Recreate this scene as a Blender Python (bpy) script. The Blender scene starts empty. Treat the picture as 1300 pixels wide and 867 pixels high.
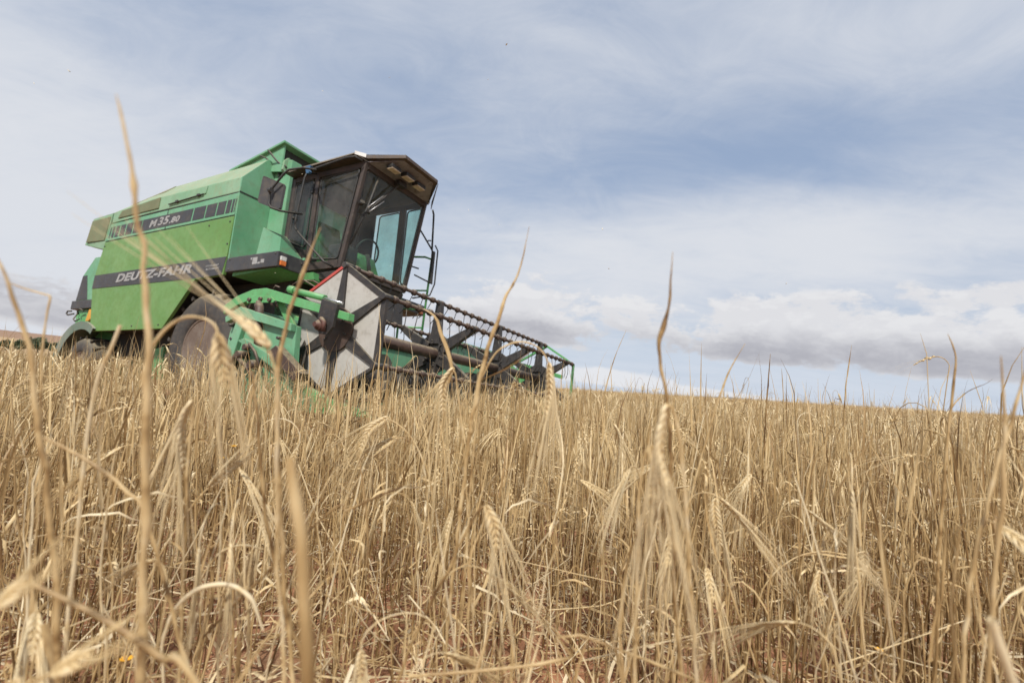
import bpy, bmesh, math, random
import numpy as np
from mathutils import Vector, Matrix

random.seed(7)
RNG = np.random.default_rng(11)
SC = bpy.context.scene
COL = SC.collection
R = math.radians

# ------------------------------------------------------------------ camera
CAM_H = 0.70                                   # the photographer crouches in the crop
cam_d = bpy.data.cameras.new("camera")
cam = bpy.data.objects.new("camera", cam_d)
COL.objects.link(cam)
PITCH, ROLL = R(5.154), R(3.7)
CR = Matrix(((1, 0, 0), (0, math.cos(PITCH), -math.sin(PITCH)), (0, math.sin(PITCH), math.cos(PITCH)))) @ \
     Matrix(((math.cos(ROLL), 0, -math.sin(ROLL)), (0, 1, 0), (math.sin(ROLL), 0, math.cos(ROLL))))
rt, fw, up = CR.col[0], CR.col[1], CR.col[2]
m = Matrix.Identity(4)
for r in range(3):
    m[r][0], m[r][1], m[r][2] = rt[r], up[r], -fw[r]
m[0][3], m[1][3], m[2][3] = 0, 0, CAM_H
cam.matrix_world = m
cam_d.sensor_width = 36
cam_d.lens = 17.04
cam_d.clip_start = 0.02
cam_d.clip_end = 20000
cam_d.dof.use_dof = True
cam_d.dof.focus_distance = 1.9
cam_d.dof.aperture_fstop = 3.5
SC.camera = cam
FPX = 615.27
CAMP = Vector((0, 0, CAM_H))

# ------------------------------------------------------------------ light
SUN_EL, SUN_AZ = 50.0, -177.0                  # azimuth from +Y towards +X: the sun stands high behind the camera
sun_d = bpy.data.lights.new("sun", 'SUN')
sun_d.energy = 4.7
sun_d.angle = R(4)                             # veiled by thin high cloud
sun_d.color = (1.0, 0.955, 0.89)
sun = bpy.data.objects.new("sun", sun_d)
COL.objects.link(sun)
sd = Vector((math.sin(R(SUN_AZ)) * math.cos(R(SUN_EL)), math.cos(R(SUN_AZ)) * math.cos(R(SUN_EL)), math.sin(R(SUN_EL))))
sun.rotation_euler = sd.to_track_quat('Z', 'Y').to_euler()
sun.location = (0, 0, 30)

SC.view_settings.view_transform = 'Standard'
SC.view_settings.look = 'None'
SC.view_settings.gamma = 1
SC.view_settings.exposure = 0.0
SC.view_settings.use_curve_mapping = False
SC.cycles.max_bounces = 6
SC.cycles.transparent_max_bounces = 12


class NT:
    """small helper for building node trees"""
    def __init__(self, tree):
        self.t = tree
        tree.nodes.clear()

    def n(self, typ, **kw):
        nd = self.t.nodes.new(typ)
        for k, v in kw.items():
            setattr(nd, k, v)
        return nd

    def link(self, a, b):
        self.t.links.new(a, b)

    def put(self, sock, v):
        if hasattr(v, 'is_linked') or hasattr(v, 'links'):
            self.t.links.new(v, sock)
        else:
            if sock.type == 'RGBA' and len(v) == 3:
                v = (*v, 1)
            sock.default_value = v

    def m(self, op, a, b=0.0, c=None, clamp=False):
        nd = self.n('ShaderNodeMath', operation=op, use_clamp=clamp)
        self.put(nd.inputs[0], a)
        self.put(nd.inputs[1], b)
        if c is not None:
            self.put(nd.inputs[2], c)
        return nd.outputs[0]

    def sm(self, v, lo, hi, to0=0.0, to1=1.0):
        nd = self.n('ShaderNodeMapRange', interpolation_type='SMOOTHSTEP')
        self.put(nd.inputs[0], v)
        self.put(nd.inputs[1], lo)
        self.put(nd.inputs[2], hi)
        self.put(nd.inputs[3], to0)
        self.put(nd.inputs[4], to1)
        return nd.outputs[0]

    def mix(self, f, a, b, blend='MIX'):
        nd = self.n('ShaderNodeMix', data_type='RGBA', blend_type=blend)
        self.put(nd.inputs[0], f)
        self.put(nd.inputs[6], a)
        self.put(nd.inputs[7], b)
        return nd.outputs[2]

    def noise(self, vec, scale, detail=4, rough=0.5, dist=0.0):
        nd = self.n('ShaderNodeTexNoise')
        if vec is not None:
            self.put(nd.inputs['Vector'], vec)
        nd.inputs['Scale'].default_value = scale
        nd.inputs['Detail'].default_value = detail
        nd.inputs['Roughness'].default_value = rough
        nd.inputs['Distortion'].default_value = dist
        return nd.outputs['Fac']

    def xyz(self, x, y, z):
        nd = self.n('ShaderNodeCombineXYZ')
        self.put(nd.inputs[0], x)
        self.put(nd.inputs[1], y)
        self.put(nd.inputs[2], z)
        return nd.outputs[0]


# ------------------------------------------------------------------ sky: Nishita with thin high cloud and a low cumulus bank
world = bpy.data.worlds.new("World")
SC.world = world
world.use_nodes = True
w = NT(world.node_tree)
tc = w.n('ShaderNodeTexCoord')
sep = w.n('ShaderNodeSeparateXYZ')
w.link(tc.outputs['Generated'], sep.inputs[0])
dx, dy, dz = sep.outputs
AZ = w.m('MULTIPLY', w.m('ARCTAN2', dx, dy), 180 / math.pi)
EL = w.m('MULTIPLY', w.m('ARCSINE', dz), 180 / math.pi)
sky = w.n('ShaderNodeTexSky', sky_type='NISHITA')
sky.sun_disc = False
sky.sun_elevation = R(SUN_EL)
sky.sun_rotation = R(SUN_AZ)
sky.air_density = 1.0
sky.dust_density = 1.6
sky.ozone_density = 1.0


def blob(az, el, sa, se, amp):
    a = w.m('DIVIDE', w.m('SUBTRACT', AZ, az), sa)
    e = w.m('DIVIDE', w.m('SUBTRACT', EL, el), se)
    q = w.m('ADD', w.m('MULTIPLY', a, a), w.m('MULTIPLY', e, e))
    return w.m('MULTIPLY', w.m('EXPONENT', w.m('MULTIPLY', q, -1.0)), amp)


def add(*v):
    o = v[0]
    for x in v[1:]:
        o = w.m('ADD', o, x)
    return o


# plane-projected coordinates: clouds lie on a sheet overhead, so they crowd towards the horizon
inv = w.m('DIVIDE', 1.0, w.m('MAXIMUM', w.m('ADD', dz, 0.20), 0.05))
cpos = w.xyz(w.m('MULTIPLY', dx, inv), w.m('MULTIPLY', dy, inv), 0.3)
wisp_map = w.n('ShaderNodeMapping')
wisp_map.inputs['Rotation'].default_value = (0, 0, R(28))
wisp_map.inputs['Scale'].default_value = (0.55, 1.5, 1)
w.link(cpos, wisp_map.inputs[0])
wisp = w.noise(wisp_map.outputs[0], 1.15, 7, 0.56, 0.6)
wisp_map2 = w.n('ShaderNodeMapping')
wisp_map2.inputs['Rotation'].default_value = (0, 0, R(-24))
wisp_map2.inputs['Scale'].default_value = (0.8, 1.25, 1)
w.link(cpos, wisp_map2.inputs[0])
wisp2 = w.noise(wisp_map2.outputs[0], 4.2, 9, 0.66, 0.7)
soft = w.noise(cpos, 0.62, 3, 0.5, 0.2)
veil = add(0.40,
           w.m('MULTIPLY', w.m('SUBTRACT', wisp, 0.5), 0.95),
           w.m('MULTIPLY', w.m('SUBTRACT', wisp2, 0.5), 0.62),
           w.m('MULTIPLY', w.m('SUBTRACT', soft, 0.5), 0.5),
           blob(-46, 13, 27, 12, 0.62),
           blob(34, 15, 26, 4.6, 0.48),
           blob(5, 14, 15, 6, 0.22),
           blob(26, 25.5, 20, 3.8, -0.42),
           blob(2, 24, 12, 4, -0.12),
           blob(-18, 30, 14, 6, -0.14),
           blob(46, 33, 14, 5, 0.22),
           blob(-2, 33, 20, 4, 0.1))
low = w.sm(w.m('MULTIPLY', EL, -1.0), -14, -1, 0, 0.30)
veil = w.m('ADD', veil, low)
veil = w.sm(veil, -0.05, 1.05, 0.10, 0.97)
VEILC = (7.25, 7.5, 8.0)
clear = w.mix(0.6, sky.outputs[0], (3.5, 4.75, 7.0))
c1 = w.mix(veil, clear, VEILC)

# cumulus: noise squeezed vertically, gated by elevation bands whose flat bases sink to the right
EL2 = w.m('ADD', EL, w.m('MULTIPLY', AZ, 0.045))


def cnoise(up):
    v = w.xyz(w.m('MULTIPLY', AZ, 0.13), w.m('MULTIPLY', w.m('ADD', EL2, up), 0.30), 1.7)
    a = w.noise(v, 1.0, 9, 0.60, 0.2)
    v2 = w.xyz(w.m('MULTIPLY', AZ, 0.42), w.m('MULTIPLY', w.m('ADD', EL2, up), 0.62), 7.3)
    return w.m('ADD', w.m('MULTIPLY', a, 0.7), w.m('MULTIPLY', w.noise(v2, 1.0, 7, 0.6), 0.3))


cu_n, cu_up = cnoise(0.0), cnoise(0.9)


def bank(az, base, sa, top, amp):
    """a bank of cloud with a level base and a swelling top"""
    a = w.m('DIVIDE', w.m('SUBTRACT', AZ, az), sa)
    g_ = w.m('MULTIPLY', w.m('EXPONENT', w.m('MULTIPLY', w.m('MULTIPLY', a, a), -1.0)), amp)
    lo_ = w.sm(EL2, base - 0.55, base + 0.75)
    hi_ = w.m('SUBTRACT', 1.0, w.sm(EL2, base + top * 0.45, base + top * 1.25))
    return w.m('MULTIPLY', w.m('MULTIPLY', lo_, hi_), g_)


band = add(bank(41, 4.7, 18, 8.2, 0.86), bank(25, 5.2, 9, 6.6, 0.55), bank(4, 5.0, 10, 8.6, 0.72), bank(47, 11.0, 7, 2.8, 0.55),
           bank(-8, 5.0, 8, 5.4, 0.45), bank(-48, 0.4, 16, 5.6, 0.72), bank(-75, 2, 18, 5, 0.7), bank(75, 6, 20, 5, 0.8), bank(130, 6, 40, 5, 0.8), bank(-135, 6, 40, 5, 0.8))
cu_d = w.sm(w.m('ADD', w.m('MULTIPLY', w.m('SUBTRACT', cu_n, 0.5), 3.4), w.m('ADD', band, 0.42)), 0.74, 1.02)
cu_d = w.m('MULTIPLY', cu_d, w.sm(band, 0.05, 0.25))
thick = w.sm(w.m('ADD', w.m('MULTIPLY', w.m('SUBTRACT', cu_n, 0.5), 1.7), w.m('ADD', band, 0.5)), 0.95, 1.5)
lowp = w.sm(w.m('ADD', w.m('MULTIPLY', EL2, -1.0), w.m('MULTIPLY', w.m('SUBTRACT', cu_n, 0.5), 6.0)), -9.6, -6.2)
lowp = w.m('MAXIMUM', lowp, w.m('MULTIPLY', w.sm(w.m('MULTIPLY', AZ, -1.0), 20, 35), 0.8))
under = w.m('MULTIPLY', w.m('ADD', w.m('MULTIPLY', thick, 0.55), 0.45), lowp)
edge = w.sm(w.m('SUBTRACT', cu_n, cu_up), -0.02, 0.07)
cu_c = w.mix(under, (7.5, 7.5, 7.75), (4.35, 4.35, 4.8))
cu_c = w.mix(w.m('MULTIPLY', edge, w.m('MULTIPLY', w.m('SUBTRACT', 1.0, w.m('MULTIPLY', under, 0.7)), 0.5)), cu_c, (8.5, 8.5, 8.6))
clearlow = w.m('MULTIPLY', w.sm(w.m('MULTIPLY', EL, -1.0), -8.5, -3.5), w.sm(AZ, -12, 12))
c1 = w.mix(w.m('MULTIPLY', clearlow, 0.55), c1, (5.9, 6.75, 8.0))
c2 = w.mix(w.m('MULTIPLY', cu_d, 0.94), c1, cu_c)
# a far bright cloud line low over the fields
ln_n = w.noise(w.xyz(w.m('MULTIPLY', AZ, 0.35), w.m('MULTIPLY', EL2, 0.5), 4.1), 1.0, 7, 0.6)
ln = w.m('ADD', w.m('MULTIPLY', w.m('SUBTRACT', ln_n, 0.5), 0.8), add(bank(11, 1.1, 10, 2.3, 0.9), bank(24, 0.9, 9, 1.2, 0.6)))
c3 = w.mix(w.sm(ln, 0.30, 0.62, 0, 0.85), c2, (8.1, 8.15, 8.4))
bg = w.n('ShaderNodeBackground')
bg.inputs['Strength'].default_value = 0.10
w.link(c3, bg.inputs['Color'])
wo = w.n('ShaderNodeOutputWorld')
w.link(bg.outputs[0], wo.inputs[0])
world.cycles.sampling_method = 'MANUAL'
world.cycles.sample_map_resolution = 512


# ------------------------------------------------------------------ helpers: objects
def tag(o, label=None, cat=None, group=None, kind=None):
    if label:
        o['label'] = label
    if cat:
        o['category'] = cat
    if group:
        o['group'] = group
    if kind:
        o['kind'] = kind
    return o


def empty(name, loc=(0, 0, 0)):
    o = bpy.data.objects.new(name, None)
    o.empty_display_size = 0.05
    COL.objects.link(o)
    o.location = loc
    return o


def link_mesh(name, me, mats, parent=None):
    o = bpy.data.objects.new(name, me)
    for mm in (mats if isinstance(mats, (list, tuple)) else [mats]):
        if mm is not None and mm.name not in [x.name for x in me.materials if x]:
            me.materials.append(mm)
    COL.objects.link(o)
    if parent is not None:
        o.parent = parent
    return o


def np_mesh(name, V, F, attrs=None, smooth=True):
    """V (n,3) float; F (m,4) int quads (a triangle repeats its last index is NOT allowed: use -1)"""
    V = np.asarray(V, np.float32)
    F = np.asarray(F, np.int32)
    me = bpy.data.meshes.new(name)
    tri = F[:, 3] < 0
    cnt = np.where(tri, 3, 4).astype(np.int32)
    flat = F.ravel()
    flat = flat[flat >= 0]
    start = np.concatenate([[0], np.cumsum(cnt)[:-1]]).astype(np.int32)
    me.vertices.add(len(V))
    me.vertices.foreach_set('co', V.ravel())
    me.loops.add(len(flat))
    me.loops.foreach_set('vertex_index', flat)
    me.polygons.add(len(F))
    me.polygons.foreach_set('loop_start', start)
    me.polygons.foreach_set('loop_total', cnt)
    if smooth:
        me.polygons.foreach_set('use_smooth', np.ones(len(F), bool))
    for k, a in (attrs or {}).items():
        at = me.attributes.new(k, 'FLOAT', 'POINT')
        at.data.foreach_set('value', np.asarray(a, np.float32))
    me.update(calc_edges=True)
    return me


# ------------------------------------------------------------------ materials
def new_mat(name):
    mt = bpy.data.materials.new(name)
    mt.use_nodes = True
    return mt, NT(mt.node_tree)


def finish(nt, bsdf):
    out = nt.n('ShaderNodeOutputMaterial')
    nt.link(bsdf, out.inputs[0])


def paint(name, col, fade=None, dirt=(0.20, 0.15, 0.09), dirt_amt=0.3, rough=0.45, metal=0.0, scale=2.0, bump=0.012, rust=0.0, spec=0.5):
    mt, n = new_mat(name)
    tc = n.n('ShaderNodeTexCoord')
    ob = tc.outputs['Object']
    big = n.noise(ob, 1.1 * scale, 5, 0.55)
    mid = n.noise(ob, 6 * scale, 6, 0.62, 0.4)
    fine = n.noise(ob, 40 * scale, 4, 0.65)
    st = n.n('ShaderNodeMapping')
    st.inputs['Scale'].default_value = (9 * scale, 9 * scale, 0.8 * scale)
    n.link(ob, st.inputs[0])
    streak = n.noise(st.outputs[0], 1.0, 4, 0.6)
    fade = fade or tuple(min(1, c * 1.18 + 0.03) for c in col)
    c = n.mix(n.sm(big, 0.32, 0.7), col, fade)
    c = n.mix(n.m('MULTIPLY', n.sm(streak, 0.5, 0.75), 0.28), c, tuple(x * 0.75 + 0.02 for x in col))
    d = n.m('MULTIPLY', n.sm(n.m('ADD', n.m('MULTIPLY', mid, 0.75), n.m('MULTIPLY', fine, 0.25)), 0.46, 0.72), dirt_amt)
    c = n.mix(d, c, dirt)
    sep = n.n('ShaderNodeSeparateXYZ')
    n.link(n.n('ShaderNodeNewGeometry').outputs['Normal'], sep.inputs[0])
    film = n.m('MULTIPLY', n.sm(sep.outputs[2], 0.15, 0.95), n.sm(mid, 0.25, 0.65, 0.25, 0.75))
    film = n.m('MULTIPLY', film, min(1, dirt_amt * 1.6))
    c = n.mix(film, c, (0.36, 0.30, 0.19))
    scm = n.n('ShaderNodeMapping')
    scm.inputs['Rotation'].default_value = (0.3, 0.9, 0.4)
    scm.inputs['Scale'].default_value = (2.2 * scale, 2.2 * scale, 60 * scale)
    n.link(ob, scm.inputs[0])
    scr = n.m('MULTIPLY', n.sm(n.noise(scm.outputs[0], 1.0, 3, 0.6, 0.6), 0.665, 0.70), min(0.5, dirt_amt * 0.9))
    c = n.mix(scr, c, tuple(min(1, x * 0.6 + 0.16) for x in col))
    spots = n.m('MULTIPLY', n.sm(n.noise(ob, 17 * scale, 2, 0.5), 0.735, 0.75), min(0.8, dirt_amt * 1.8))
    c = n.mix(spots, c, tuple(x * 0.35 for x in dirt))
    if rust:
        rs = n.m('MULTIPLY', n.sm(n.noise(ob, 9 * scale, 7, 0.7, 0.8), 0.60, 0.68), rust)
        c = n.mix(rs, c, (0.13, 0.055, 0.028))
    b = n.n('ShaderNodeBsdfPrincipled')
    n.link(c, b.inputs['Base Color'])
    b.inputs['Metallic'].default_value = metal
    b.inputs['Specular IOR Level'].default_value = spec
    n.link(n.sm(mid, 0.3, 0.7, rough - 0.08, rough + 0.16), b.inputs['Roughness'])
    bp = n.n('ShaderNodeBump')
    bp.inputs['Strength'].default_value = 0.35
    bp.inputs['Distance'].default_value = bump * 1.8
    n.link(n.m('ADD', big, n.m('MULTIPLY', fine, 0.06)), bp.inputs['Height'])
    n.link(bp.outputs[0], b.inputs['Normal'])
    finish(n, b.outputs[0])
    return mt


M = {}
M['mint'] = paint('mint_green_paint', (0.122, 0.325, 0.178), (0.175, 0.375, 0.225), dirt=(0.17, 0.17, 0.095), dirt_amt=0.38, rough=0.42)
M['mint_dusty'] = paint('dusty_mint_paint', (0.175, 0.345, 0.20), (0.255, 0.40, 0.26), dirt=(0.25, 0.25, 0.16), dirt_amt=0.55, rough=0.55)
M['leaf'] = paint('yellow_green_paint', (0.115, 0.248, 0.058), (0.152, 0.288, 0.085), dirt=(0.13, 0.17, 0.07), dirt_amt=0.40, rough=0.42)
M['olive'] = paint('dust_caked_paint', (0.135, 0.145, 0.075), (0.17, 0.20, 0.11), dirt=(0.20, 0.17, 0.10), dirt_amt=0.7, rough=0.75)
M['arm'] = paint('machine_green_paint', (0.085, 0.32, 0.105), (0.13, 0.38, 0.15), dirt=(0.13, 0.11, 0.06), dirt_amt=0.45, rough=0.45, rust=0.5, scale=3)
M['band'] = paint('charcoal_band_paint', (0.038, 0.038, 0.041), (0.060, 0.060, 0.062), dirt=(0.15, 0.13, 0.10), dirt_amt=0.38, rough=0.5)
M['letter'] = paint('silver_letter_film', (0.30, 0.30, 0.29), (0.38, 0.38, 0.37), dirt=(0.12, 0.11, 0.10), dirt_amt=0.6, rough=0.5, scale=5)
M['iron'] = paint('dark_worn_iron', (0.026, 0.023, 0.022), (0.045, 0.04, 0.037), dirt=(0.11, 0.085, 0.065), dirt_amt=0.45, rough=0.5, rust=0.35, scale=4)
M['rust'] = paint('brown_rusty_steel', (0.050, 0.030, 0.023), (0.075, 0.046, 0.034), dirt=(0.15, 0.10, 0.07), dirt_amt=0.5, rough=0.55, rust=0.8, scale=4)
M['plate'] = paint('scuffed_cream_sheet', (0.42, 0.40, 0.36), (0.47, 0.45, 0.41), dirt=(0.23, 0.205, 0.17), dirt_amt=0.5, rough=0.4, scale=3)
M['redrust'] = paint('red_brown_rust', (0.075, 0.030, 0.022), (0.11, 0.045, 0.032), dirt=(0.06, 0.035, 0.025), dirt_amt=0.6, rough=0.65, scale=5)
M['red'] = paint('red_paint', (0.42, 0.04, 0.03), dirt_amt=0.4, rough=0.5, scale=4)
M['black'] = paint('black_rubber_trim', (0.018, 0.018, 0.018), (0.03, 0.03, 0.03), dirt_amt=0.2, rough=0.55, scale=4)
M['tyre'] = paint('dusty_tyre_rubber', (0.036, 0.034, 0.033), (0.065, 0.058, 0.050), dirt=(0.17, 0.13, 0.095), dirt_amt=0.55, rough=0.8, scale=3)
M['rim'] = paint('muddy_rim_paint', (0.13, 0.095, 0.072), (0.19, 0.15, 0.12), dirt=(0.11, 0.065, 0.04), dirt_amt=0.75, rough=0.65, scale=4, rust=0.5)
M['cabframe'] = paint('brown_black_cab_frame', (0.040, 0.031, 0.027), (0.062, 0.048, 0.040), dirt=(0.14, 0.10, 0.075), dirt_amt=0.5, rough=0.55, scale=3)
M['roof'] = paint('brown_cab_roof', (0.058, 0.040, 0.029), (0.085, 0.060, 0.043), dirt=(0.19, 0.14, 0.095), dirt_amt=0.65, rough=0.6, scale=3)
M['visor_in'] = paint('dusty_grey_lining', (0.13, 0.115, 0.115), (0.27, 0.25, 0.26), dirt=(0.055, 0.04, 0.032), dirt_amt=1.0, rough=0.75, scale=1.6)
M['white'] = paint('faded_white_sheet', (0.62, 0.61, 0.58), dirt_amt=0.4, rough=0.5)
M['lens'] = paint('dusty_lamp_glass', (0.60, 0.49, 0.36), (0.66, 0.56, 0.43), dirt=(0.25, 0.18, 0.12), dirt_amt=0.6, rough=0.35, scale=6)
M['orange'] = paint('amber_lens', (0.62, 0.16, 0.03), dirt_amt=0.2, rough=0.25, scale=6)
M['clear'] = paint('clear_lens', (0.55, 0.54, 0.52), dirt_amt=0.3, rough=0.25, scale=6)
M['inside'] = paint('dark_interior', (0.020, 0.022, 0.020), (0.03, 0.033, 0.03), dirt_amt=0.2, rough=0.8)
M['seat'] = paint('dark_green_upholstery', (0.035, 0.13, 0.04), (0.05, 0.17, 0.055), dirt_amt=0.2, rough=0.8)
M['yellow'] = paint('yellow_paint', (0.60, 0.30, 0.03), dirt_amt=0.3, rough=0.5)
M['greygreen'] = paint('grey_green_mudguard', (0.115, 0.165, 0.125), (0.17, 0.205, 0.165), dirt=(0.21, 0.19, 0.14), dirt_amt=0.7, rough=0.6)
M['chrome'] = paint('bright_steel', (0.55, 0.55, 0.56), metal=0.8, dirt_amt=0.3, rough=0.35, scale=5)
M['blue'] = paint('blue_rag', (0.03, 0.10, 0.20), dirt_amt=0.1, rough=0.9)


def glass(name, tint, dust):
    mt, n = new_mat(name)
    tc = n.n('ShaderNodeTexCoord')
    tr = n.n('ShaderNodeBsdfTransparent')
    tr.inputs[0].default_value = (*tint, 1)
    gl = n.n('ShaderNodeBsdfGlossy')
    gl.inputs['Roughness'].default_value = 0.04
    gl.inputs['Color'].default_value = (0.9, 0.95, 0.95, 1)
    fr = n.n('ShaderNodeFresnel')
    fr.inputs[0].default_value = 1.45
    front = n.m('SUBTRACT', 1.0, n.n('ShaderNodeNewGeometry').outputs['Backfacing'])
    mx = n.n('ShaderNodeMixShader')
    n.link(n.m('MULTIPLY', n.m('MULTIPLY', fr.outputs[0], 0.8), front), mx.inputs[0])
    n.link(tr.outputs[0], mx.inputs[1])
    n.link(gl.outputs[0], mx.inputs[2])
    df = n.n('ShaderNodeBsdfDiffuse')
    df.inputs[0].default_value = (0.30, 0.28, 0.25, 1)
    d = n.m('MULTIPLY', n.sm(n.noise(tc.outputs['Object'], 3.2, 8, 0.68), 0.22, 0.75), dust)
    spk = n.m('MULTIPLY', n.sm(n.noise(tc.outputs['Object'], 90, 3, 0.5), 0.70, 0.74), 0.35)
    m2 = n.n('ShaderNodeMixShader')
    n.link(n.m('MULTIPLY', n.m('MAXIMUM', d, spk), front), m2.inputs[0])
    n.link(mx.outputs[0], m2.inputs[1])
    n.link(df.outputs[0], m2.inputs[2])
    finish(n, m2.outputs[0])
    return mt


M['glass'] = glass('tinted_cab_glass', (0.825, 0.935, 0.905), 0.24)
M['mirror'] = paint('mirror_back', (0.045, 0.043, 0.043), (0.06, 0.057, 0.055), dirt_amt=0.25, rough=0.5)


def straw_mat(name, leafy=0.0):
    mt, n = new_mat(name)
    tone = n.n('ShaderNodeAttribute', attribute_name='tone').outputs['Fac']
    part = n.n('ShaderNodeAttribute', attribute_name='part').outputs['Fac']
    oi = n.n('ShaderNodeObjectInfo').outputs['Random']
    tc = n.n('ShaderNodeTexCoord')
    st = n.n('ShaderNodeMapping')
    st.inputs['Scale'].default_value = (160, 160, 22)
    n.link(tc.outputs['Object'], st.inputs[0])
    streak = n.noise(st.outputs[0], 1.0, 3, 0.6)
    t = n.m('ADD', n.m('MULTIPLY_ADD', n.m('SUBTRACT', tone, 0.5), 1.25, 0.635), n.m('MULTIPLY', n.m('SUBTRACT', oi, 0.5), 0.3))
    t = n.m('ADD', t, n.m('MULTIPLY', n.m('SUBTRACT', streak, 0.5), 0.55))
    rp = n.n('ShaderNodeValToRGB')
    el = rp.color_ramp.elements
    el[0].position, el[0].color = 0.0, (0.13, 0.066, 0.024, 1)
    el[1].position, el[1].color = 1.0, (0.82, 0.70, 0.47, 1)
    for p, c in ((0.22, (0.30, 0.178, 0.070)), (0.5, (0.57, 0.400, 0.188)), (0.78, (0.745, 0.575, 0.312))):
        e = el.new(p)
        e.color = (*c, 1)
    n.link(t, rp.inputs[0])
    c = n.mix(n.m('MULTIPLY', part, 0.42), rp.outputs[0], (0.82, 0.645, 0.35))
    b = n.n('ShaderNodeBsdfPrincipled')
    n.link(c, b.inputs['Base Color'])
    b.inputs['Roughness'].default_value = 0.45
    b.inputs['Specular IOR Level'].default_value = 0.5
    tl = n.n('ShaderNodeBsdfTranslucent')
    n.link(c, tl.inputs[0])
    mx = n.n('ShaderNodeMixShader')
    mx.inputs[0].default_value = 0.26
    n.link(b.outputs[0], mx.inputs[1])
    n.link(tl.outputs[0], mx.inputs[2])
    finish(n, mx.outputs[0])
    return mt


M['straw'] = straw_mat('dry_barley_straw')


# ------------------------------------------------------------------ terrain
def hgt(x, y):
    x = np.asarray(x, float)
    y = np.asarray(y, float)
    d = np.hypot(x, y)
    # a low swell along the right-hand side of the combine
    ax, ay, bx, by = -2.1, 4.0, -5.0, 5.7
    tt = np.clip(((x - ax) * (bx - ax) + (y - ay) * (by - ay)) / ((bx - ax) ** 2 + (by - ay) ** 2), 0, 1)
    q = (x - ax - tt * (bx - ax)) ** 2 + (y - ay - tt * (by - ay)) ** 2
    h = 0.125 * np.exp(-q / 0.9)
    t = np.clip((d - 5) / 45, 0, 1)
    side = np.clip((x + 2) / np.maximum(d, 1), -1, 1)
    h += t * t * (3 - 2 * t) * (0.10 + 0.34 * np.clip(side, 0, 1))
    return h


def vnoise(x, y, s, seed):
    """cheap value noise on numpy arrays"""
    x = np.asarray(x) * s
    y = np.asarray(y) * s
    xi, yi = np.floor(x).astype(np.int64), np.floor(y).astype(np.int64)
    fx, fy = x - xi, y - yi
    fx, fy = fx * fx * (3 - 2 * fx), fy * fy * (3 - 2 * fy)

    def hsh(a, b):
        q = (a * 374761393 + b * 668265263 + seed * 974634777) & 0xffffffff
        q = ((q ^ (q >> 13)) * 1274126177) & 0xffffffff
        return ((q ^ (q >> 16)) & 0xffff) / 65535.0
    return (hsh(xi, yi) * (1 - fx) + hsh(xi + 1, yi) * fx) * (1 - fy) + (hsh(xi, yi + 1) * (1 - fx) + hsh(xi + 1, yi + 1) * fx) * fy


def clods(x, y):
    d = np.hypot(x, y)
    a = vnoise(x, y, 9, 1) * 0.030 + vnoise(x, y, 23, 2) * 0.022 + vnoise(x, y, 55, 3) * 0.012
    lump = np.clip(vnoise(x, y, 17, 5) - 0.62, 0, 1) * 0.11
    return (a + lump - 0.04) * np.clip(1 - (d - 5) / 4, 0, 1)


rr = np.concatenate([np.arange(0, 4.0, 0.022), np.geomspace(4.0, 14, 60), np.geomspace(14.6, 9000, 90)])
na = 720
aa = np.linspace(0, 2 * math.pi, na, endpoint=False)
gr, ga = np.meshgrid(rr[1:], aa, indexing='ij')
gx, gy = gr * np.sin(ga), gr * np.cos(ga)
gz = hgt(gx, gy) + clods(gx, gy)
V = np.concatenate([[[0, 0, float(clods(0, 0))]], np.stack([gx, gy, gz], -1).reshape(-1, 3)])
nr = len(rr) - 1
i, j = np.meshgrid(np.arange(nr - 1), np.arange(na), indexing='ij')
a0 = 1 + i * na + j
a1 = 1 + i * na + (j + 1) % na
F = np.stack([a0, a0 + na, a1 + na, a1], -1).reshape(-1, 4)
jj = np.arange(na)
F = np.concatenate([F, np.stack([np.zeros(na, int), 1 + jj, 1 + (jj + 1) % na, -np.ones(na, int)], -1)])
mt, n = new_mat('red_clay_field_soil')
geo = n.n('ShaderNodeNewGeometry').outputs['Position']
s1, s2, s3 = n.noise(geo, 3, 6, 0.6), n.noise(geo, 22, 6, 0.62), n.noise(geo, 130, 4, 0.6)
c = n.mix(n.sm(s2, 0.3, 0.72), (0.24, 0.108, 0.055), (0.48, 0.245, 0.135))
c = n.mix(n.m('MULTIPLY', n.sm(s3, 0.52, 0.74), 0.55), c, (0.55, 0.36, 0.235))
c = n.mix(n.m('MULTIPLY', n.sm(s1, 0.4, 0.7), 0.35), c, (0.30, 0.21, 0.125))
sp = n.n('ShaderNodeSeparateXYZ')
n.link(geo, sp.inputs[0])
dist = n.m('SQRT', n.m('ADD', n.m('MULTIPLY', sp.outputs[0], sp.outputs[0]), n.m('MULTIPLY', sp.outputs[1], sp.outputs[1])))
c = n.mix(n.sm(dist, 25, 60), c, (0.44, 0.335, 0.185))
b = n.n('ShaderNodeBsdfPrincipled')
n.link(c, b.inputs['Base Color'])
b.inputs['Roughness'].default_value = 0.95
b.inputs['Specular IOR Level'].default_value = 0.15
bp = n.n('ShaderNodeBump')
bp.inputs['Strength'].default_value = 0.7
bp.inputs['Distance'].default_value = 0.012
n.link(n.m('ADD', s3, s2), bp.inputs['Height'])
n.link(bp.outputs[0], b.inputs['Normal'])
finish(n, b.outputs[0])
M['soil'] = mt
g = link_mesh('ground', np_mesh('ground', V, F), M['soil'])
tag(g, 'dry reddish clay soil of the barley field', 'ground', kind='structure')


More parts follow.
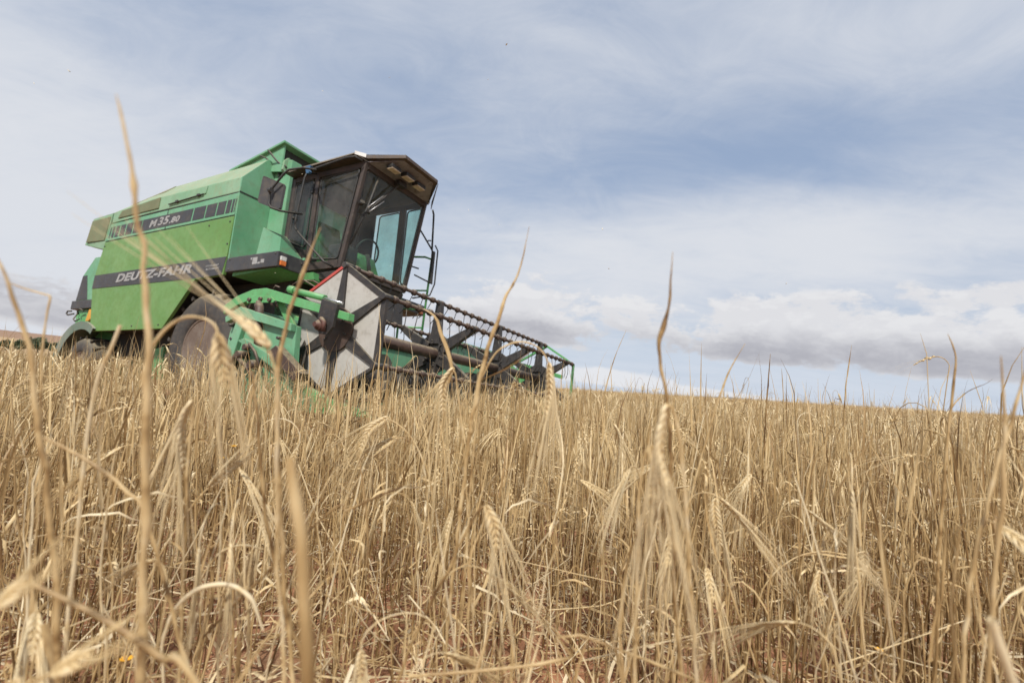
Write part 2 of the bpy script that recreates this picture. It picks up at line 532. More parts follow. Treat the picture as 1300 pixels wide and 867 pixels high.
def hill(name, label, c0, az0, az1, dist0, depth, top, mat, seed):
    """a real rise in the land: a grid between two azimuths that climbs to a ridge and falls away behind it"""
    na_, nd_ = 140, 26
    az = np.linspace(R(az0), R(az1), na_)
    tt = np.linspace(0, 1, nd_)
    A, T = np.meshgrid(az, tt, indexing='ij')
    D = dist0 + T * depth
    X, Y = D * np.sin(A), D * np.cos(A)
    s = (A - R(az0)) / (R(az1) - R(az0))
    env = top(s)
    prof = np.sin(np.clip(T, 0, 1) * math.pi) ** 0.8
    Z = hgt(X, Y) - 0.5 + env * prof + (vnoise(X, Y, 6 / depth, seed) - 0.5) * 0.10 * env.max() * prof
    V = np.stack([X, Y, Z], -1).reshape(-1, 3)
    i, j = np.meshgrid(np.arange(na_ - 1), np.arange(nd_ - 1), indexing='ij')
    q = i * nd_ + j
    o = link_mesh(name, np_mesh(name, V, np.stack([q, q + nd_, q + nd_ + 1, q + 1], -1).reshape(-1, 4)), mat)
    return tag(o, label, c0, kind='structure')


mt, n = new_mat('ploughed_hill_soil')
geo = n.n('ShaderNodeNewGeometry').outputs['Position']
sp = n.n('ShaderNodeSeparateXYZ')
n.link(geo, sp.inputs[0])
b1 = n.noise(geo, 0.02, 4, 0.6)
bands = n.sm(n.m('ADD', n.m('MULTIPLY', sp.outputs[2], 0.16), n.m('MULTIPLY', b1, 0.9)), 1.25, 1.32)
bands2 = n.sm(n.m('ADD', n.m('MULTIPLY', sp.outputs[2], 0.16), n.m('MULTIPLY', b1, 0.9)), 1.75, 1.85)
c = n.mix(bands, (0.40, 0.285, 0.165), (0.285, 0.185, 0.125))
c = n.mix(bands2, c, (0.25, 0.152, 0.105))
c = n.mix(n.m('MULTIPLY', n.sm(n.noise(geo, 0.25, 5, 0.65), 0.45, 0.7), 0.4), c, (0.22, 0.15, 0.10))
b = n.n('ShaderNodeBsdfPrincipled')
n.link(c, b.inputs['Base Color'])
b.inputs['Roughness'].default_value = 1
b.inputs['Specular IOR Level'].default_value = 0.1
finish(n, b.outputs[0])
M['hill'] = mt
hill('hill', 'brown ploughed hillside rising beyond the field at the far left', 'hill', -85, -20, 170, 300,
     lambda s: 15.5 * np.clip(1.05 - s * 0.55, 0, 1) * np.clip((1 - s) / 0.25, 0, 1) ** 0.6, M['hill'], 3)
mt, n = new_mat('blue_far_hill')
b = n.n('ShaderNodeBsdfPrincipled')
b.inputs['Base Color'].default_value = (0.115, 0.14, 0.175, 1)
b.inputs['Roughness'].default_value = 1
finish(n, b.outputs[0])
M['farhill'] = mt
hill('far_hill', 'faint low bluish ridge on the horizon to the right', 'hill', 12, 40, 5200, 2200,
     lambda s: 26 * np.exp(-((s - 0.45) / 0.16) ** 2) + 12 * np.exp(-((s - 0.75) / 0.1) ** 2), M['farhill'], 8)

# dark evergreen bushes in a broken row at the foot of the hill
mt, n = new_mat('dark_holm_oak_leaves')
tc = n.n('ShaderNodeTexCoord')
c = n.mix(n.noise(tc.outputs['Object'], 1.3, 4, 0.6), (0.030, 0.050, 0.022), (0.075, 0.10, 0.045))
b = n.n('ShaderNodeBsdfPrincipled')
n.link(c, b.inputs['Base Color'])
b.inputs['Roughness'].default_value = 0.7
finish(n, b.outputs[0])
M['oak'] = mt
mt, n = new_mat('oak_bark')
b = n.n('ShaderNodeBsdfPrincipled')
b.inputs['Base Color'].default_value = (0.07, 0.055, 0.04, 1)
b.inputs['Roughness'].default_value = 0.9
finish(n, b.outputs[0])
M['bark'] = mt


def oak_mesh(seed, rx, rz):
    g = np.random.default_rng(seed)
    V, F = [], []
    cl = g.normal(size=(16, 3))
    cl /= np.linalg.norm(cl, axis=1)[:, None]
    cl = cl * g.uniform(0.35, 0.8, (16, 1)) * np.array([rx, rx, rz])
    for c in cl:
        k = 90
        p = g.normal(size=(k, 3))
        p /= np.linalg.norm(p, axis=1)[:, None]
        p = c + p * g.uniform(0.5, 1, (k, 1)) * rx * 0.42
        u = g.normal(size=(k, 3)) * 0.22
        v = g.normal(size=(k, 3)) * 0.22
        for a, b_, d in zip(p, u, v):
            o = len(V)
            V += [a - b_, a + d, a + b_, a - d]
            F.append([o, o + 1, o + 2, o + 3])
    V = np.array(V)
    V[:, 2] += rz * 0.95 + 0.5
    return np_mesh('crown', V, np.array(F), smooth=False)


def trunk_mesh(h):
    V, F = [], []
    for k, (z, r) in enumerate(((-0.4, .30), (0.6, .22), (h * .5, .16), (h, .05))):
        for s in range(7):
            V.append((r * math.cos(s * .9), r * math.sin(s * .9), z))
    for k in range(3):
        for s in range(7):
            F.append([k * 7 + s, k * 7 + (s + 1) % 7, k * 7 + 7 + (s + 1) % 7, k * 7 + 7 + s])
    return np_mesh('trunk', V, F)


oaks = [(oak_mesh(s, 2.6 + s * .25, 1.9 + .2 * s), trunk_mesh(2.4)) for s in range(4)]
oak_az = [-53.5, -51.6, -50.1, -48.2, -47.4, -46.1, -45.2, -44.2, -43.1, -42.3, -41.3]
oak_lab = 'small dark evergreen oak in the row along the foot of the brown hill'
for k, a in enumerate(oak_az):
    d = 150 + 7 * math.sin(k * 2.3)
    x, y = d * math.sin(R(a)), d * math.cos(R(a))
    t = empty('oak_tree', (x, y, float(hgt(x, y)) + 1.2))
    t.rotation_euler.z = k * 1.3
    s_ = (1.0, .8, .9, 1.1)[k % 4] * 0.55
    t.scale = (s_, s_, s_)
    tag(t, oak_lab, 'tree', 'oaks at the foot of the hill')
    link_mesh('crown', oaks[k % 4][0], M['oak'], t)
    link_mesh('trunk', oaks[k % 4][1], M['bark'], t)


# ------------------------------------------------------------------ the combine harvester
# modelled in metres in its own frame: X forward, Y to its left, Z up, measured from the near end of the reel shaft
P0 = Vector((-3.4, 1.9, -0.75))
W3 = Matrix(((0.8828822, 0.4695252, 0.0080678), (-0.4690717, 0.8809584, 0.0623217), (0.0221542, -0.0588071, 0.9980235)))
T3 = Vector((-1.3891, 3.8655, 0.34907 + CAM_H))
combine = empty('combine_harvester')
mw = W3.to_4x4()
mw.translation = W3 @ P0 + T3
combine.matrix_world = mw
tag(combine, 'old green combine harvester with dark glazed cab and reel working in the barley field', 'combine harvester')


def m2w(x, y, z):
    return W3 @ Vector((x, y, z)) + T3


class MB:
    def __init__(self):
        self.bm = bmesh.new()

    def _bev(self, geom, bevel):
        if bevel:
            ed = list({e for v in geom for e in v.link_edges})
            bmesh.ops.bevel(self.bm, geom=ed, offset=bevel, segments=2, profile=0.6, affect='EDGES', clamp_overlap=True)

    def hull(self, bottom, top, bevel=0.006):
        """prism between two polygons with the same number of 3-D points"""
        n_ = len(bottom)
        b = [self.bm.verts.new(p) for p in bottom]
        t = [self.bm.verts.new(p) for p in top]
        self.bm.faces.new(b[::-1])
        self.bm.faces.new(t)
        for i in range(n_):
            self.bm.faces.new((b[i], b[(i + 1) % n_], t[(i + 1) % n_], t[i]))
        self._bev(b + t, bevel)
        return self

    def box(self, x0, x1, y0, y1, z0, z1, bevel=0.006):
        return self.hull([(x0, y0, z0), (x1, y0, z0), (x1, y1, z0), (x0, y1, z0)],
                         [(x0, y0, z1), (x1, y0, z1), (x1, y1, z1), (x0, y1, z1)], bevel)

    def prism(self, poly, axis, a, b, bevel=0.005):
        def p3(u, v, q):
            return {0: (q, u, v), 1: (u, q, v), 2: (u, v, q)}[axis]
        return self.hull([p3(u, v, a) for u, v in poly], [p3(u, v, b) for u, v in poly], bevel)

    def tube(self, pts, r, sides=10, cap=True):
        pts = [Vector(p) for p in pts]
        rs = r if isinstance(r, (list, tuple)) else [r] * len(pts)
        rings = []
        up_ = None
        for i, p in enumerate(pts):
            d = (pts[min(i + 1, len(pts) - 1)] - pts[max(i - 1, 0)]).normalized()
            if up_ is None:
                up_ = d.orthogonal().normalized()
            up_ = (up_ - d * up_.dot(d))
            up_ = up_.normalized() if up_.length > 1e-6 else d.orthogonal().normalized()
            q = d.cross(up_)
            rings.append([self.bm.verts.new(p + (up_ * math.cos(2 * math.pi * k / sides) + q * math.sin(2 * math.pi * k / sides)) * rs[i]) for k in range(sides)])
        for a, b in zip(rings, rings[1:]):
            for k in range(sides):
                f = self.bm.faces.new((a[k], a[(k + 1) % sides], b[(k + 1) % sides], b[k]))
                f.smooth = True
        if cap:
            self.bm.faces.new(rings[0][::-1])
            self.bm.faces.new(rings[-1])
        return self

    def lathe(self, prof, centre, axis='Y', sides=40, closed=False):
        """prof: (offset along axis, radius)"""
        c = Vector(centre)
        rings = []
        for o, r in prof:
            ring = []
            for k in range(sides):
                a = 2 * math.pi * k / sides
                if axis == 'Y':
                    v = Vector((r * math.cos(a), o, r * math.sin(a)))
                elif axis == 'X':
                    v = Vector((o, r * math.cos(a), r * math.sin(a)))
                else:
                    v = Vector((r * math.cos(a), r * math.sin(a), o))
                ring.append(self.bm.verts.new(c + v))
            rings.append(ring)
        prs = list(zip(rings, rings[1:])) + ([(rings[-1], rings[0])] if closed else [])
        for a, b in prs:
            for k in range(sides):
                f = self.bm.faces.new((a[k], a[(k + 1) % sides], b[(k + 1) % sides], b[k]))
                f.smooth = True
        if not closed:
            self.bm.faces.new(rings[0][::-1])
            self.bm.faces.new(rings[-1])
        return self

    def sheet(self, loops, thick, normal):
        """flat polygon with a thickness along normal"""
        nn = Vector(normal) * thick
        return self.hull([Vector(p) for p in loops], [Vector(p) + nn for p in loops], min(0.002, thick * .3))

    def build_each(self, name, mat, parent, origin=None):
        """every loose piece becomes an object of its own"""
        left = set(self.bm.verts)
        out = []
        while left:
            st_ = [left.pop()]
            isl = set(st_)
            while st_:
                for e in st_.pop().link_edges:
                    for v in e.verts:
                        if v in left:
                            left.discard(v)
                            isl.add(v)
                            st_.append(v)
            one = MB()
            mp = {v: one.bm.verts.new(v.co) for v in isl}
            for f in {f for v in isl for f in v.link_faces}:
                one.bm.faces.new([mp[v] for v in f.verts]).smooth = f.smooth
            out.append(one.build(name, mat, parent, origin))
        self.bm.free()
        return out

    def build(self, name, mat, parent, origin=None):
        """origin in machine coordinates (the part's own pivot); the parent's pivot is remembered"""
        o = Vector(origin) if origin is not None else P0
        for v in self.bm.verts:
            v.co -= o
        bmesh.ops.recalc_face_normals(self.bm, faces=self.bm.faces)
        me = bpy.data.meshes.new(name)
        self.bm.to_mesh(me)
        self.bm.free()
        ob = link_mesh(name, me, mat, parent)
        po = Vector(parent.get('_o', P0)) if parent is not combine else P0
        ob.location = o - po
        ob['_o'] = tuple(o)
        return ob


PIV = []


def copy_part(src, parent, offset):
    c = src.copy()
    COL.objects.link(c)
    c.parent = parent
    c.location = src.location + Vector(offset)
    return c


def text_mesh(parts, name, mat, parent, x0, x1, z0, z1, y, slant=0.22, weight=0.0, thick=0.003):
    """writing on the right-hand side: parts = [(string, relative size, relative gap before)]; fitted to the box x0..x1, z0..z1"""
    V, Fs = [], []
    xc = 0.0
    for s, sz, gap in parts:
        cu = bpy.data.curves.new('writing', 'FONT')
        cu.body = s
        cu.size = sz
        cu.shear = slant
        cu.offset = weight
        cu.resolution_u = 3
        cu.space_character = 1.06
        ob = bpy.data.objects.new('writing', cu)
        COL.objects.link(ob)
        dg = bpy.context.evaluated_depsgraph_get()
        me = bpy.data.meshes.new_from_object(ob.evaluated_get(dg))
        xs = [v.co.x for v in me.vertices]
        off = xc + gap - min(xs)
        base = len(V)
        for v in me.vertices:
            V.append((v.co.x + off, v.co.y))
        for p in me.polygons:
            Fs.append([base + i for i in p.vertices])
        xc = max(xs) + off
        bpy.data.objects.remove(ob)
        bpy.data.curves.remove(cu)
        bpy.data.meshes.remove(me)
    V = np.array(V)
    mn, mx = V.min(0), V.max(0)
    mb = MB()
    vs = []
    for u, v in V:
        vs.append(mb.bm.verts.new((x0 + (u - mn[0]) / (mx[0] - mn[0]) * (x1 - x0), y, z0 + (v - mn[1]) / (mx[1] - mn[1]) * (z1 - z0))))
    for f in Fs:
        try:
            mb.bm.faces.new([vs[i] for i in f])
        except ValueError:
            pass
    ex = bmesh.ops.extrude_face_region(mb.bm, geom=mb.bm.faces[:])
    for g_ in ex['geom']:
        if isinstance(g_, bmesh.types.BMVert):
            g_.co.y -= thick
    return mb.build(name, mat, parent)


YR, YL = 0.77, 3.03                      # right and left side of the body
# ---- body core behind the panels (dark threshing housing)
mb = MB()
mb.prism([(-6.3, 0.28), (-4.25, 0.28), (-3.7, 0.95), (-2.1, 1.00), (-2.1, 1.10), (-2.98, 1.10), (-2.98, 2.1), (-6.2, 2.1)], 1, YR + .05, YL - .05, 0)
mb.box(-4.3, -2.3, 1.25, 2.6, 0.0, 0.94, 0)
mb.box(-6.6, -4.2, 1.15, 2.65, -0.1, 0.3, 0)
core = mb.build('threshing_housing', M['inside'], combine)

# ---- lower yellow-green panel with its charcoal band
fz = lambda z: -2.985 - (1.69 - z) * 0.02
rz_ = lambda z: -6.325 - (1.71 - z) * 0.135 if z > 0.93 else -6.43 + (0.93 - z) * 0.27
mb = MB()
low_poly = [(fz(1.69), 1.69), (-6.325, 1.69), (-6.425, 1.15), (-6.43, 0.93), (-6.22, 0.245), (-4.2, 0.245), (-3.62, 0.90), (-3.02, 0.915), (-2.995, 1.15)]
mb.prism(low_poly, 1, YR, YR + 0.045, 0.008)
lp = mb.build('lower_panel', M['leaf'], combine)
mb = MB()
mb.prism([(-2.997, 1.148), (-6.42, 1.148), (-6.426, 0.932), (-3.60, 0.906), (-3.045, 0.915)], 1, YR - 0.006, YR + 0.002, 0.001)
mb.build('charcoal_band', M['band'], lp)
text_mesh([('DEUTZ-FAHR', 1, 0)], 'lettering', M['letter'], lp, -5.70, -3.72, 0.985, 1.115, YR - 0.0065, 0.25, 0.045)
text_mesh([('HYDROMAT', 1, 0)], 'small_lettering', M['letter'], lp, -3.40, -3.12, 1.035, 1.062, YR - 0.0065, 0.2, 0.02)
text_mesh([('AUTOMATIC', 1, 0)], 'small_lettering', M['letter'], lp, -3.40, -3.10, 0.993, 1.020, YR - 0.0065, 0.2, 0.02)
mb = MB()
for x, z in ((-3.05, 1.62), (-3.05, 0.98), (-6.3, 1.62), (-6.15, 0.30), (-4.3, 0.30), (-3.5, 1.62), (-5.0, .30), (-3.03, 1.32)):
    mb.lathe([(-0.006, 0.011), (0.0, 0.016)], (x, YR, z), sides=10)
mb.build_each('screw', M['iron'], lp)

# ---- upper strip: mint panel with the black vents
mb = MB()
mb.prism([(-2.965, 2.005), (-6.245, 1.985), (-6.325, 1.708), (-2.99, 1.705)], 1, YR, YR + 0.05, 0.008)
upn = mb.build('upper_panel', M['mint'], combine)
st = lambda z: (z - 1.74) * 0.30
mb = MB()
segs = [(-5.26, -3.965), (-3.93, -3.665), (-3.635, -3.415), (-3.385, -3.215), (-3.185, -3.10), (-3.075, -3.035), (-3.012, -2.997),
        (-5.50, -5.29), (-5.72, -5.54), (-5.90, -5.76), (-6.05, -5.95), (-6.155, -6.09), (-6.235, -6.20)]
for a, b in segs:
    mb.prism([(a, 1.745), (b, 1.745), (b + .02, 1.925), (a + .02, 1.925)], 1, YR - 0.004, YR + 0.002, 0.001)
mb.build('black_stripe_pattern', M['band'], upn)
text_mesh([('M', .86, 0), ('35', 1.0, .10), ('.80', 0.72, .02)], 'lettering', M['letter'], upn, -5.03, -4.24, 1.775, 1.90, YR - 0.0045, 0.22, 0.028)
mb = MB()
mb.box(-4.602, -4.585, YR - .003, YR + .01, 1.70, 2.0, 0.001)
mb.build('panel_seam', M['inside'], upn)
mb = MB()
mb.box(-6.3, -2.98, YR + .008, YR + .04, 1.688, 1.707, 0)
mb.build('shadow_gap', M['inside'], upn)

# ---- grain tank: vertical sill above the strip, then sloping sides to the ridge
mb = MB()
sec_f = [(YR, 2.018), (YR, 2.215), (1.08, 2.62), (2.72, 2.62), (YL, 2.215), (YL, 2.018)]
sec_m = [(YR, 2.018), (YR, 2.235), (1.08, 2.60), (2.72, 2.60), (YL, 2.235), (YL, 2.018)]
X = (-2.965, -5.10)
mb.hull([(X[1], y, z) for y, z in sec_m], [(X[0], y, z) for y, z in sec_f], 0.010)
tank = mb.build('grain_tank', M['mint_dusty'], combine)
mb = MB()
mb.prism([(YR, 1.10), (YR, 2.018), (YR, 2.215), (1.08, 2.62), (2.72, 2.62), (YL, 2.215), (YL, 1.10)], 0, -2.97, -2.945, 0.003)
front = mb.build('tank_front_wall', M['mint'], tank)
mb = MB()
mb.prism([(YR - .004, 2.006), (YR - .004, 2.024), (1.5, 2.024), (1.5, 2.006)], 0, -2.952, -2.940, 0)
mb.box(-6.2, -2.95, YR + .004, YR + .03, 2.004, 2.02, 0)
mb.build('panel_joint', M['inside'], tank)
# rear of the tank: engine deck falling away to the back
mb = MB()
sec_r = [(YR, 2.0), (YR, 2.175), (1.10, 2.51), (2.7, 2.51), (YL, 2.175), (YL, 2.0)]
mb.hull([(-6.22, y, z) for y, z in sec_r], [(-5.105, y, z) for y, z in sec_m[0:1] + sec_m[1:]], 0.008)
deck = mb.build('engine_deck', M['mint_dusty'], combine)
mb = MB()
mb.prism([(-4.86, 2.225), (-5.93, 2.165), (-6.03, 2.055), (-4.86, 2.055)], 1, YR - 0.014, YR + .01, 0.004)
mb.build('dusty_side_flap', M['olive'], deck)
mb = MB()
def slope(x, f, off):
    """a point f of the way up the sloping right-hand side of the deck, off metres proud of it"""
    q_ = (-5.105 - x) / 1.115
    lo_, hi_ = Vector((x, YR, 2.235 - .06 * q_)), Vector((x, 1.08 + .02 * q_, 2.60 - .09 * q_))
    return lo_.lerp(hi_, f) + Vector((0, -.77, .64)) * off
mb.hull([slope(-5.15, .55, -.004), slope(-6.15, .62, -.004), slope(-6.15, .985, -.004), slope(-5.15, .985, -.004)],
        [slope(-5.15, .55, .010), slope(-6.15, .62, .010), slope(-6.15, .985, .010), slope(-5.15, .985, .010)], 0.003)
mb.build('chaff_covered_screen', M['olive'], deck)
# inspection flap in the sill
mb = MB()
mb.prism([(-3.70, 2.105), (-4.60, 2.075), (-4.59, 2.20), (-3.68, 2.212)], 1, YR - 0.012, YR + .01, 0.004)
flap = mb.build('inspection_flap', M['mint_dusty'], tank)
mb = MB()
mb.tube([(-3.74, YR - .02, 2.098), (-4.58, YR - .02, 2.07)], 0.008, 6)
mb.box(-3.88, -3.82, YR - .03, YR, 2.085, 2.115, .003)
mb.box(-4.40, -4.34, YR - .03, YR, 2.07, 2.10, .003)
mb.build('flap_hinge', M['iron'], tank)

# ---- rear hood overhanging behind the panels
mb = MB()
hb = [(-6.26, YR, 2.0), (-6.40, YR, 1.70), (-6.385, YR, 1.60), (-7.06, YR + .04, 1.72), (-6.95, YR + .04, 2.02)]
mb.hull([(-6.25, YR, 2.17), (-6.33, YR, 1.69), (-6.36, YR + .02, 1.58), (-7.07, YR + .02, 1.73), (-6.95, YR + .02, 2.17)],
        [(-6.25, YL, 2.17), (-6.33, YL, 1.69), (-6.36, YL - .02, 1.58), (-7.07, YL - .02, 1.73), (-6.95, YL - .02, 2.17)], 0.008)
mb.hull([(-6.24, YR, 2.172), (-6.95, YR + .02, 2.172), (-6.95, YL - .02, 2.172), (-6.24, YL, 2.172)],
        [(-6.24, 1.10, 2.505), (-6.80, 1.22, 2.31), (-6.80, 2.58, 2.31), (-6.24, 2.7, 2.505)], 0.006)
rh = mb.build('rear_hood', M['mint_dusty'], combine)
mb = MB()
mb.prism([(-6.29, 2.12), (-6.36, 1.73), (-6.98, 1.76), (-6.90, 2.12)], 1, YR - 0.006, YR + .03, 0.003)
mb.build('dusty_hood_side', M['olive'], rh)

# ---- straw hood at the very back
mb = MB()
SY0, SY1 = 1.10, 2.70
mb.prism([(-6.5, 1.65), (-7.45, 1.65), (-7.765, 1.34), (-7.85, 0.88), (-6.5, 0.88)], 1, SY0, SY1, 0.01)
sh = mb.build('straw_hood', M['mint'], combine)
mb = MB()
mb.prism([(-7.60, 1.335), (-7.755, 1.335), (-7.835, 0.89), (-7.42, 0.89)], 1, SY0 - .006, SY0 + .02, 0.003)
mb.build('black_hood_side', M['band'], sh)
mb = MB()
mb.box(-7.91, -6.5, SY0 - .03, SY1 + .03, 0.725, 0.875, 0.01)
bump_ = mb.build('rear_bumper', M['band'], combine)
mb = MB()
mb.prism([(-6.4, 0.72), (-7.82, 0.72), (-7.76, 0.45), (-7.70, 0.0), (-6.4, -0.1)], 1, SY0 + .03, SY1 - .03, 0.008)
chop = mb.build('straw_chopper', M['arm'], combine)
mb = MB()
mb.prism([(-6.95, 0.71), (-7.22, 0.70), (-7.28, 0.50), (-7.18, 0.50), (-6.98, 0.60)], 1, SY0 - .02, SY0 + .03, 0.004)
mb.build('yellow_guard', M['yellow'], chop)
mb = MB()
mb.tube([(-7.84, SY0 - .03, .69), (-7.93, SY0 - .05, .69), (-7.96, SY0 - .05, .65), (-7.90, SY0 - .05, .62), (-7.81, SY0, .65)], 0.014, 6)
mb.tube([(-7.40, SY0 - .02, .68), (-7.48, SY0 - .05, .71), (-7.56, SY0 - .05, .68), (-7.54, SY0 - .03, .62)], 0.013, 6)
mb.tube([(-7.66, SY0, .66), (-7.68, SY0 - .04, .54), (-7.60, SY0 - .04, .50), (-7.55, SY0, .55)], 0.012, 6)
mb.build_each('hook', M['iron'], chop)

# ---- rear mudguard (arched grey-green sheet) and rear wheels
def arch(x, zc, r, a0, a1, y0, y1, th=0.012, nseg=22):
    mb = MB()
    rows = []
    for k in range(nseg + 1):
        a = R(a0 + (a1 - a0) * k / nseg)
        q = []
        for rad in (r, r - th):
            for yy in (y0, y1):
                q.append(mb.bm.verts.new((x + rad * math.cos(a), yy, zc + rad * math.sin(a))))
        rows.append(q)
    for p, q in zip(rows, rows[1:]):
        for s_, t_ in ((0, 1), (1, 3), (3, 2), (2, 0)):
            f = mb.bm.faces.new((p[s_], p[t_], q[t_], q[s_]))
            f.smooth = s_ in (0, 3)
    mb.bm.faces.new((rows[0][0], rows[0][2], rows[0][3], rows[0][1]))
    mb.bm.faces.new((rows[-1][0], rows[-1][1], rows[-1][3], rows[-1][2]))
    return mb


RX, RZc = -6.45, -0.30
for yy in (0.74, 2.62):
    mg = arch(RX, RZc - .10, 0.80, 58, 178, yy, yy + 0.44).build('rear_mudguard', M['greygreen'], combine)
    mb = MB()                                   # its flat side flange, widening to the rear
    poly = [(RX + .80 * math.cos(R(a)), RZc - .10 + .80 * math.sin(R(a))) for a in range(58, 179, 6)]
    poly += [(RX + (.70 - .10 * (a - 58) / 120) * math.cos(R(a)), RZc - .10 + (.70 - .10 * (a - 58) / 120) * math.sin(R(a))) for a in range(178, 57, -6)]
    ys_ = yy - .012 if yy < 1 else yy + .441
    nf = len(poly) // 2
    for k in range(nf - 1):
        q_ = [poly[k], poly[k + 1], poly[-2 - k], poly[-1 - k]]
        vs_ = [mb.bm.verts.new((x_, yq, z_)) for yq in (ys_, ys_ + .011) for x_, z_ in q_]
        for f_ in ((0, 1, 2, 3), (7, 6, 5, 4), (0, 4, 5, 1), (2, 6, 7, 3)):
            mb.bm.faces.new([vs_[i_] for i_ in f_])
    bmesh.ops.remove_doubles(mb.bm, verts=mb.bm.verts, dist=1e-5)
    mb.build('mudguard_flange', M['greygreen'], mg)


def wheel(name, x, yo, zc, r, wd, rr_, side, lugs):
    """side -1: outer face towards -Y"""
    t = empty(name)
    t.parent = combine
    c = Vector((x, yo, zc))
    t.location = c - P0
    t['_o'] = tuple(c)
    s = -side
    mb = MB()
    prof = [(0.03, rr_), (0.0, rr_ + .03), (-0.0, rr_ + (r - rr_) * .35), (0.012, r * .90), (0.05, r * .965), (0.10, r * .985),
            (wd - .10, r * .985), (wd - .05, r * .965), (wd - .012, r * .90), (wd, rr_ + .1), (wd - .03, rr_)]
    mb.lathe([(o * s, q) for o, q in prof], c, 'Y', 56, closed=True)
    for k in range(lugs):
        a = 2 * math.pi * k / lugs
        for half in (0, 1):
            a_ = a + half * math.pi / lugs
            y0 = (0.02 if half == 0 else wd * .50) * s
            y1 = (wd * .50 if half == 0 else wd - .02) * s
            da = .16 if half == 0 else -.16
            pts = []
            for yy, aa_ in ((y0, a_ - da), (y1, a_)):
                for dr in (0.965, 1.035):
                    for w_ in (-.032, .032):
                        pts.append(c + Vector((r * dr * math.cos(aa_ + w_), yy, r * dr * math.sin(aa_ + w_))))
            q = [mb.bm.verts.new(p) for p in pts]
            for f in ((0, 1, 3, 2), (4, 6, 7, 5), (0, 2, 6, 4), (1, 5, 7, 3), (2, 3, 7, 6), (0, 4, 5, 1)):
                mb.bm.faces.new([q[i] for i in f])
    mb.build('tyre', M['tyre'], t, c)
    mb = MB()
    prof = [(0.035, rr_ + .025), (0.02, rr_ + .005), (0.03, rr_ - .015), (0.10, rr_ - .03), (0.12, rr_ - .055), (wd * .76, rr_ - .07),
            (wd * .80, rr_ * .70), (wd * .74, rr_ * .62), (wd * .72, rr_ * .36), (wd * .52, rr_ * .30), (wd * .50, 0.02)]
    mb.lathe([(o * s, q) for o, q in prof], c, 'Y', 48)
    rim = mb.build('rim', M['rim'], t, c)
    mb = MB()
    for k in range(8):
        a = 2 * math.pi * k / 8
        mb.lathe([((wd * .72 - .03) * s, .014), ((wd * .73) * s, .018)], c + Vector((rr_ * .45 * math.cos(a), 0, rr_ * .45 * math.sin(a))), 'Y', 6)
    mb.build_each('wheel_nut', M['iron'], t, c)
    return t


wheel('front_wheel', -3.42, 0.835, 0.0, 0.74, 0.46, 0.37, -1, 20)
wheel('front_wheel', -3.42, 2.965, 0.0, 0.74, 0.46, 0.37, 1, 20)
wheel('rear_wheel', RX, 0.78, RZc, 0.46, 0.34, 0.22, -1, 16)
wheel('rear_wheel', RX, 3.02, RZc, 0.46, 0.34, 0.22, 1, 16)
mb = MB()
mb.box(-3.5, -3.2, 1.0, 2.8, -.14, .12, .02)
mb.box(RX - .09, RX + .09, 0.95, 2.85, RZc - .08, RZc + .08, .015)
mb.prism([(-6.4, -.05), (-6.9, -.2), (-6.9, .1), (-6.4, .3)], 1, 1.7, 2.1, 0)
mb.build_each('axle', M['arm'], combine)
mb = MB()
mb.prism([(-5.35, .20), (-4.95, .20), (-5.05, -.02)], 1, 1.12, 1.16, .004)
mb.prism([(-4.95, .02), (-4.72, .06), (-4.70, -.42), (-4.95, -.42)], 1, 1.10, 1.15, .004)
mb.build_each('under_guard', M['arm'], combine)

# ---- platform with its charcoal skirt, indicator and sticker remains
mb = MB()
mb.box(-2.985, -2.0, YR, 1.40, 0.945, 1.128, 0.008)
plat = mb.build('platform', M['band'], combine)
mb = MB()
mb.box(-2.15, -2.0, 1.402, 3.56, 0.955, 1.12, 0.008)
mb.box(-2.9, -2.16, 2.5, 3.56, 0.955, 1.12, 0.008)
mb.build('left_platform', M['band'], combine)
mb = MB()
mb.box(-2.0, -1.975, 0.80, 0.875, 0.965, 1.02, 0.006)
ind = mb.build('indicator_lamp', M['orange'], plat)
mb = MB()
mb.box(-2.0, -1.975, 0.80, 0.875, 1.021, 1.075, 0.006)
mb.build('lamp_glass', M['clear'], plat)
mb = MB()
mb.box(-2.0, -1.975, 3.40, 3.475, 0.965, 1.03, 0.006)
mb.build('indicator_lamp', M['orange'], plat)
mb = MB()
for x0, x1, z0, z1 in ((-2.46, -2.37, 1.0, 1.085), (-2.50, -2.47, 1.06, 1.085), (-2.36, -2.31, 1.0, 1.02), (-2.30, -2.24, 1.005, 1.05)):
    mb.box(x0, x1, YR - .0015, YR + .002, z0, z1, 0)
mb.build_each('torn_sticker', M['letter'], plat)
mb = MB()
for x, z in ((-2.92, 1.10), (-2.92, .97), (-2.05, 1.10)):
    mb.lathe([(-0.006, 0.009), (0.0, 0.013)], (x, YR, z), sides=8)
for y in (1.1, 1.2, 1.3):
    mb.lathe([(0.0, 0.014), (0.008, 0.010)], (-2.0, y, 1.07), axis='X', sides=8)
mb.build_each('bolt', M['iron'], plat)
